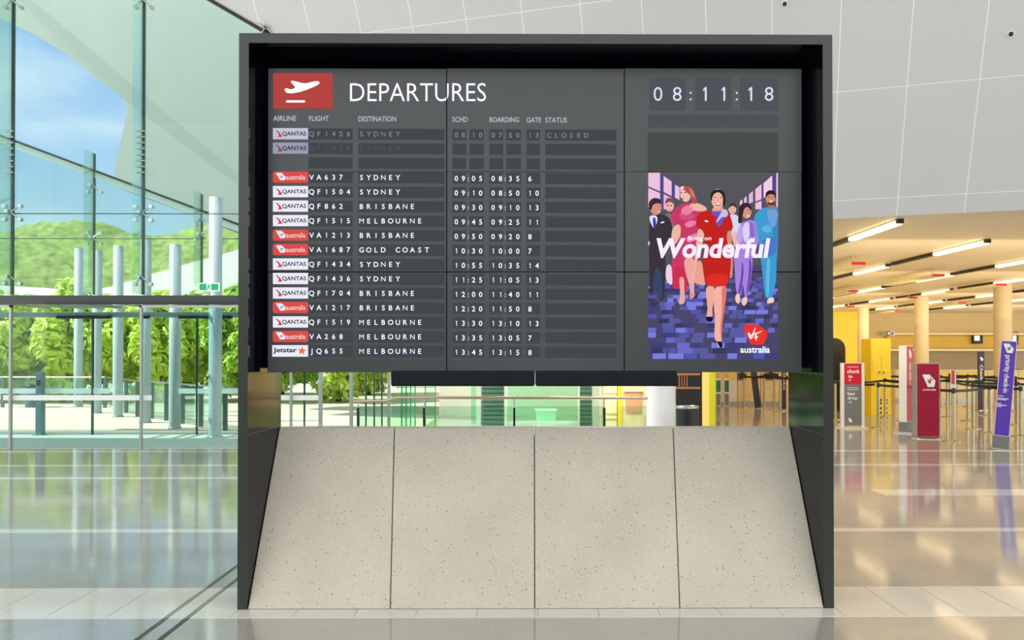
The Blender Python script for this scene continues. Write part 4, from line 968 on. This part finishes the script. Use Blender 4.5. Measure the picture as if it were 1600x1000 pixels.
for px, py, wd, hd, lab in ((1469, 486, 11, 3.5, 'dark speaker box high on the back wall, left one'), (1515, 482, 13, 4, 'dark speaker box high on the back wall, right one')):
    c = at(px, py, 39.7); t = thing('wall_speaker', lab, 'speaker', c); m_ = MB(); m_.box((c.x, 39.82, c.z), (wd*39.7/F, .3, hd*39.7/F)); m_.build('cabinet', M_dark, t); m_ = MB(); m_.box((c.x, 39.66, c.z), (wd*39.7/F*.85, .02, hd*39.7/F*.6)); m_.build('grille', M_edge, t)
# yellow locker block
Y = 20.0; a, b2 = at(1361, 552, Y), at(1392, 552, Y); zt_ = at(1370, 529, Y).z
t = thing('yellow_locker', 'tall yellow locker block between the bag drop sign and the tall red sign', 'locker', ((a.x+b2.x)/2, Y, 0))
m_ = MB(); m_.span((a.x, Y, 0), (b2.x, Y+.6, zt_)); m_.build('body', M_yellow, t, bevel=.005)
p = at(1368, 554, Y); q2 = at(1376, 585, Y)
for i, (u, v) in enumerate(((1362.5, 1376), (1377, 1390.5))):
    xa, xb = at(u, 552, Y).x, at(v, 552, Y).x; m_ = MB(); m_.span((xa, Y-.015, at(0, 585, Y).z), (xb, Y, p.z)); dr = m_.build('door', M_yellow, t, bevel=.004); m_ = MB(); m_.ball(((xa if i else xb)+(.05 if i else -.05), Y-.03, at(0, 582, Y).z), .02); m_.build('door_knob', M_dark, dr)
for px in (1376, 1385):
    for py in (625, 630, 638, 645): c = at(px, py, Y); m_ = MB(); m_.tube((c.x, Y-.006, c.z), (c.x, Y+.002, c.z), .03, 12); m_.build('vent_hole', M_dark, t)
# dark arch
Y = 21.5; c = at(1304, 552, Y); t = thing('dark_arch', 'dark round-topped booth at the right edge of the black frame', 'booth', (c.x, Y, 0)); rr_ = 17*Y/F; zc = at(0, 545, Y).z
pts = [(c.x-rr_, Y, 0), (c.x+rr_, Y, 0)]+[(c.x+rr_*math.cos(a_*PI/16), Y, zc+rr_*math.sin(a_*PI/16)) for a_ in range(0, 17)]
m_ = MB(); m_.prism(pts, (0, .5, 0)); m_.build('shell', pm('dark_brown_laminate', '#2d2115', .5, var=.1), t); m_ = MB(); m_.span((c.x-rr_*.7, Y-.01, .1), (c.x+rr_*.7, Y, zc-.1)); m_.build('inner_panel', M_dark, t)

# --- free-standing signs
def flat_text(txt, org, ux_, uy_, w_, h_, bold=.01):            # word in a box: org = lower-left corner
    vs, fs = fit(txt, 0, w_, 0, h_, bold); return [org+ux_*x+uy_*y for x, y in vs], fs
def emblem(m_, org, ux_, uy_, s_, mi=0):
    P = [(0, 1), (.55, 1), (1, .5), (.92, .05), (.85, 0), (.42, 0)]
    m_.add([org+ux_*x*s_+uy_*y*s_ for x, y in P], [tuple(range(6))], mi)
XX, ZZ = Vector((1, 0, 0)), Vector((0, 0, 1))
# bag drop totem
Y = gp(1332, 669).y; a, b2 = at(1313.5, 567, Y), at(1350, 667, Y)
t = thing('bag_drop_sign', 'white-framed sign with a red check-in panel over a grey bag drop panel', 'sign', ((a.x+b2.x)/2, Y, 0))
m_ = MB(); zt_ = a.z
for x in (a.x+.032, b2.x-.032): m_.span((x-.03, Y-.04, .03), (x+.03, Y+.04, zt_))
m_.span((a.x, Y-.03, zt_-.012), (b2.x, Y+.03, zt_)); m_.build('frame', M_white, t, bevel=.004)
xm0, xm1 = a.x+.062, b2.x-.062; zm = at(0, 601, Y).z
m_ = MB(); m_.span((xm0, Y-.02, zm), (xm1, Y+.02, zt_-.012)); m_.build('red_panel', M_red, t); m_ = MB(); m_.span((xm0, Y-.02, .06), (xm1, Y+.02, zm)); m_.build('grey_panel', M_grey, t)
m_ = MB(); m_.span((a.x-.04, Y-.16, 0), (b2.x+.02, Y+.16, .03)); m_.build('base_plate', M_white, t, bevel=.006)
m_ = MB()
def put(m_, txt, x0, y0, x1, y1, Yp): p_, q_ = at(x0, y1, Yp), at(x1, y0, Yp); v_, f_ = flat_text(txt, p_, XX, ZZ, q_.x-p_.x, q_.z-p_.z, .02); m_.add(v_, f_)
Yt = Y-.022
put(m_, 'check', 1324, 577, 1343.5, 583, Yt); put(m_, 'in', 1326, 586, 1332, 590.5, Yt); put(m_, '→', 1325, 592.5, 1330, 595.5, Yt); put(m_, 'bag', 1324.5, 612.5, 1336, 619, Yt); put(m_, 'drop', 1324.5, 619.5, 1340, 625.5, Yt); put(m_, '→', 1325, 626.5, 1331, 630, Yt)
for yy in (573, 605.5, 608.5): p_, q_ = at(1324, yy, Yt), at(1341, yy+.8, Yt); m_.add([(p_.x, Yt, p_.z), (q_.x, Yt, p_.z), (q_.x, Yt, q_.z), (p_.x, Yt, q_.z)], [(0, 1, 2, 3)])
emblem(m_, at(1325, 660, Yt), XX, ZZ, .09); m_.build('lettering', M_print, t)
# generic rotated blade sign: local box, front faces local -Y
def blade(name, lab, px, py, wd, dp, h, rz, face, side, foot=.16, lean=0, base='round', group=None):
    p = gp(px, py); t = thing(name, lab, 'sign', p, group); t.rotation_euler = (0, lean, rz)
    m_ = MB(); m_.box((0, 0, .03+h/2), (wd, dp, h)); m_.build('core', side, t, world=False, bevel=.006)
    m_ = MB(); m_.box((0, -dp/2-.004, .03+foot+(h-foot)/2), (wd*.9, .008, h-foot-.03)); m_.build('face_panel', face, t, world=False)
    if foot: m_ = MB(); m_.box((0, 0, .03+foot/2), (wd+.008, dp+.02, foot)); m_.build('foot_band', M_grey, t, world=False)
    m_ = MB()
    if base == 'round': m_.lathe([(wd*.5+.1, 0), (wd*.5+.1, .012), (wd*.5+.04, .03), (0, .03)], n=32)
    else: m_.box((0, 0, .015), (wd+.1, dp+.2, .03))
    m_.build('base_plate', M_chrome, t, world=False)
    return t
def letters(t, Yl, items, em_, mat=M_print):
    m_ = MB()
    for txt, x0, z0, x1, z1, vert in items:
        if vert: v_, f_ = flat_text(txt, Vector((x0, Yl, z1)), Vector((0, 0, -1)), XX, z1-z0, x1-x0, .015)
        else: v_, f_ = flat_text(txt, Vector((x0, Yl, z0)), XX, ZZ, x1-x0, z1-z0, .015)
        m_.add(v_, f_)
    for x, z_, s_ in em_: emblem(m_, Vector((x, Yl, z_)), XX, ZZ, s_)
    return m_.build('lettering', mat, t, world=False)
def mark(t, x, z_, s_, Yl, mat):            # handwriting-like stroke inside the tail emblem
    m_ = MB(); o_ = Vector((x, Yl, z_))
    for a_, b_ in (((.42, .62), (.52, .28)), ((.52, .28), (.66, .78)), ((.40, .45), (.80, .62)), ((.62, .58), (.64, .30))):
        A_, B_ = o_+XX*a_[0]*s_+ZZ*a_[1]*s_, o_+XX*b_[0]*s_+ZZ*b_[1]*s_; m_.tube(A_, B_, .028*s_, 6)
    m_.build('emblem_mark', mat, t, world=False)
t = blade('tall_red_sign', 'tall narrow sign with a red face and white edge, left of the crimson sign', 1416, 675.5, .42, .15, 1.78, math.radians(46), M_red, M_white, foot=.2, base='box')
letters(t, -.085, [], [(-.1, 1.55, .17)])
m_ = MB()
for z0, z1 in ((1.30, 1.44), (1.08, 1.27), (.99, 1.05)): m_.box((-.01, -.085, (z0+z1)/2), (.05, .004, z1-z0))
m_.build('print_bar', M_print, t, world=False)
t = blade('crimson_sign', 'crimson sign with a white tail emblem and silver sides, beside the steel stanchion', 1447, 684.5, .44, .22, 1.43, math.radians(-8), M_maroon, M_alu, foot=0)
letters(t, -.122, [('australia', -.1, .93, .14, .97, False)], [(-.11, 1.0, .24)])
mark(t, -.11, 1.0, .24, -.124, M_maroon)
t = blade('priority_sign', 'tall leaning purple priority check-in sign at the right', 1563, 702, .235, .05, 1.84, math.radians(-30), M_purple, pm('pale_lilac_edge', '#e9d9ec', .4), foot=.2, lean=math.radians(4.2), base='box')
letters(t, -.036, [('priority check-in', -.055, .98, .045, 1.62, True)], [(-.085, 1.66, .16)])
mark(t, -.085, 1.66, .16, -.038, M_purple)
m_ = MB()
for x0_, x1_, z_ in ((-.1, -.02, .91), (-.1, .06, .87), (-.1, .03, .85), (-.1, -.04, .78), (-.1, .04, .755), (-.1, -.03, .73)): m_.span((x0_, -.038, z_), (x1_, -.035, z_+.012))
m_.build('print_bar', M_print, t, world=False)
def plain_sign(name, lab, px, py, wpx, ytop, mat, txt=None, lean=0, em_=False, Yoff=0):
    p = gp(px, py); h = at(px, ytop, p.y).z-.02; wd = wpx*p.y/F; t = thing(name, lab, 'sign', p); t.rotation_euler = (0, lean, 0)
    m_ = MB(); m_.box((0, 0, .02+h/2), (wd, .05, h)); m_.build('board', mat, t, world=False, bevel=.004); m_ = MB(); m_.box((0, 0, .01), (wd+.1, .3, .02)); m_.build('base_plate', M_chrome, t, world=False)
    if txt or em_: letters(t, -.03, [(txt, -wd*.25, h*.42, wd*.25, h*.78, True)] if txt else [], [(-wd*.3, h*.85, wd*.6)] if em_ else [])
    return t
plain_sign('dark_check_in_sign', 'dark upright check-in sign left of the column behind the purple sign', 1533, 641, 9.5, 549, M_dpurple, 'Check-in', em_=True)
plain_sign('violet_sign', 'dark violet sign half hidden by the black frame, left of the bag drop sign', 1308, 640, 16, 566, pm('violet_board', '#4a1f66', .4), None, em_=True)
plain_sign('leaning_dark_sign', 'dark brown sign leaning in front of the wooden counters below the screen', 1184.5, 637.5, 9.5, 560, M_dpurple, None, lean=math.radians(-7))
plain_sign('edge_dark_sign', 'narrow dark sign right of the wooden counters, against the black frame', 1225, 640, 6.5, 565, M_dpurple, 'Check-in')
for px, lab in ((1122, 'white signpost with a teal panel, nearer the yellow wall end'), (1135, 'white signpost with a teal panel, second from the yellow wall end')):
    p = gp(px, 633.5); p.y -= .25; p.x = at(px, 552, p.y).x; t = thing('teal_signpost', lab, 'sign', p, 'teal signposts at the counters'); wd = 8*p.y/F; h = 1.75
    m_ = MB(); m_.box((0, 0, h/2), (wd, .06, h)); m_.build('post', M_white, t, world=False); m_ = MB(); m_.box((0, -.035, .62), (wd*.8, .01, .36)); m_.build('teal_panel', pm('teal_panel', '#1f6b72', .4), t, world=False)
    m_ = MB(); m_.box((0, -.035, .96), (wd*.8, .01, .16)); m_.build('orange_panel', pm('orange_panel', '#e8a62a', .4), t, world=False); m_ = MB(); m_.box((0, -.035, .2), (wd*.8, .01, .36)); m_.build('grey_panel', M_grey, t, world=False)
    letters(t, -.042, [('IN', -wd*.28, 1.12, wd*.28, 1.34, True)], [], M_dark)
# exit signs
p0_, p1_ = at(311, 442, YG-.15), at(342.5, 455, YG-.15)
t = thing('exit_sign', 'green and white running man exit sign above the glass door', 'sign', ((p0_.x+p1_.x)/2, YG-.15, p1_.z)); zc = (p0_.z+p1_.z)/2
m_ = MB(); m_.span((p0_.x, YG-.16, p1_.z), (p1_.x, YG-.12, p0_.z)); m_.build('case', pm('exit_white', '#eafaf2', .4, emit='#eafaf2', es=.4), t, bevel=.003)
W_ = p1_.x-p0_.x
for u0, u1 in ((.03, .38), (.62, .97)): m_ = MB(); m_.span((p0_.x+W_*u0, YG-.164, p1_.z+.015), (p0_.x+W_*u1, YG-.16, p0_.z-.015)); m_.build('green_panel', M_green, t)
m_ = MB(); cx_ = (p0_.x+p1_.x)/2; yy = YG-.166
m_.tube((cx_+.012, yy-.003, zc+.04), (cx_+.012, yy+.004, zc+.04), .012, 10); m_.tube((cx_+.005, yy, zc+.027), (cx_-.008, yy, zc-.01), .010, 6); m_.tube((cx_-.008, yy, zc-.01), (cx_+.02, yy, zc-.025), .007, 6); m_.tube((cx_+.02, yy, zc-.025), (cx_+.012, yy, zc-.05), .006, 6); m_.tube((cx_-.008, yy, zc-.01), (cx_-.035, yy, zc-.045), .007, 6); m_.tube((cx_+.003, yy, zc+.022), (cx_+.035, yy, zc+.008), .006, 6); m_.tube((cx_+.003, yy, zc+.022), (cx_-.03, yy, zc+.005), .006, 6)
m_.build('running_man', M_green, t)
m_ = MB(); m_.span((cx_-.012, YG-.14, at(0, 461, YG-.15).z), (cx_+.012, YG-.12, p1_.z)); m_.build('bracket', M_alu, t)
c = at(1390.5, 521, 39.5); t = thing('exit_sign', 'small black and white exit sign on the hall back wall', 'sign', c); s_ = 39.5/F
m_ = MB(); m_.box((c.x, 39.7, c.z), (13*s_, .5, 7.5*s_)); m_.build('case', M_white, t); m_ = MB(); m_.box((c.x-3.2*s_, 39.44, c.z), (6*s_, .02, 7*s_)); m_.build('dark_half', M_dark, t)
m_ = MB(); m_.tube((c.x-3.2*s_, 39.41, c.z), (c.x-3.2*s_, 39.43, c.z), 2.2*s_, 14); m_.build('white_disc', M_print, t); m_ = MB(); m_.span((c.x+2*s_, 39.42, c.z-2.5*s_), (c.x+4*s_, 39.45, c.z+2*s_)); m_.build('dark_figure', M_dark, t)

# --- stanchions with belts
rows_s = [[(1372.5, 668.5, 'steel stanchion just right of the bag drop sign'), (1432, 672, 'steel stanchion standing right behind the crimson sign'), (1490, 690, 'nearest steel stanchion, carrying the red and white notice'), (1547, 676.5, 'steel stanchion immediately left of the purple sign'), (1595, 682, 'steel stanchion at the right edge, right of the purple sign')],
          [(1314.5, 663, 'steel stanchion left of the bag drop sign, nearer one'), (1383, 651, 'dark stanchion in front of the yellow locker'), (1412, 657, 'stanchion whose foot shows left of the tall red sign'), (1480, 651.5, 'stanchion just left of the nearest steel stanchion, farther back'), (1520.5, 670, 'steel stanchion midway between the nearest one and the purple sign'), (1589, 664, 'stanchion right of the purple sign, second in depth')],
          [(1305, 656, 'steel stanchion against the black frame edge'), (1362, 634, 'far stanchion at the left foot of the yellow locker'), (1470, 638, 'far stanchion beside the right edge of the crimson sign'), (1512, 657.5, 'stanchion left of the dark check-in sign, nearer one'), (1538, 650, 'stanchion right of the dark check-in sign'), (1587, 643, 'farthest stanchion right of the purple sign')],
          [(1163, 637, 'stanchion left of the leaning dark sign below the screen'), (1194, 635.5, 'thin stanchion just right of the leaning dark sign'), (1210, 640, 'stanchion in the middle of the wooden counters right of leaning sign'), (1219, 643, 'stanchion beside the narrow dark sign below the screen')],
          [(1484, 632, 'farthest stanchion behind the nearest steel stanchion'), (1512.5, 635, 'far stanchion left of the dark check-in sign'), (1526, 638.5, 'far stanchion at the foot of the dark check-in sign')]]
def stanchion_proto():
    t = thing('belt_stanchion', 'x', 'stanchion', (0, 0, 0), 'belt stanchions of the check-in queues')
    m_ = MB(); m_.lathe([(.17, 0), (.172, .008), (.16, .016), (.06, .028), (.034, .035)], n=28); m_.build('base', M_brass, t, world=False)
    m_ = MB(); m_.tube((0, 0, .03), (0, 0, .90), .031, 18); m_.build('pole', M_brass, t, world=False)
    m_ = MB(); m_.lathe([(.036, .90), (.036, .985), (.028, .998), (0, .998)], n=20); m_.build('belt_head', M_dark, t, world=False)
    return t
sp_ = stanchion_proto(); first = True; front = None
for ri, rowp in enumerate(rows_s):
    P = []
    for px, py, lab in rowp:
        o = sp_ if first else copy_tree(sp_); first = False
        o.location = gp(px, py); o['label'] = lab; P.append(o)
        if px == 1490: front = o
    for a, b2 in zip(P, P[1:]):                 # each belt belongs to the post it is pulled from
        pa, pb = Vector(a.location), Vector(b2.location); d = pb-pa; n_ = Vector((-d.y, d.x, 0)).normalized()*.002; u = d.normalized()*.034
        m_ = MB(); sag = .02; pts = []
        for i in range(9):
            tt = i/8; q_ = pa+u+(d-u*2)*tt; q_.z = .945-sag*4*tt*(1-tt); pts.append(q_)
        for i in range(8):
            A_, B_ = pts[i], pts[i+1]; m_.prism([A_+Vector((0, 0, -.026)), B_+Vector((0, 0, -.026)), B_+Vector((0, 0, .026)), A_+Vector((0, 0, .026))], n_)
        m_.build('belt', M_dark, a)
p = Vector(front.location); t = thing('stanchion_notice', 'slim red and white notice standing on the nearest steel stanchion', 'sign', (p.x, p.y, 1.0))
za, zb2 = 1.0, at(1490, 578, p.y).z
m_ = MB(); m_.box((p.x, p.y, (za+zb2)/2), (.10, .012, zb2-za)); m_.build('board', M_white, t); m_ = MB(); m_.box((p.x-.01, p.y-.008, (za+zb2)/2+.03), (.06, .004, (zb2-za)*.75)); m_.build('red_print', pm('notice_red', '#d8432e', .4), t)
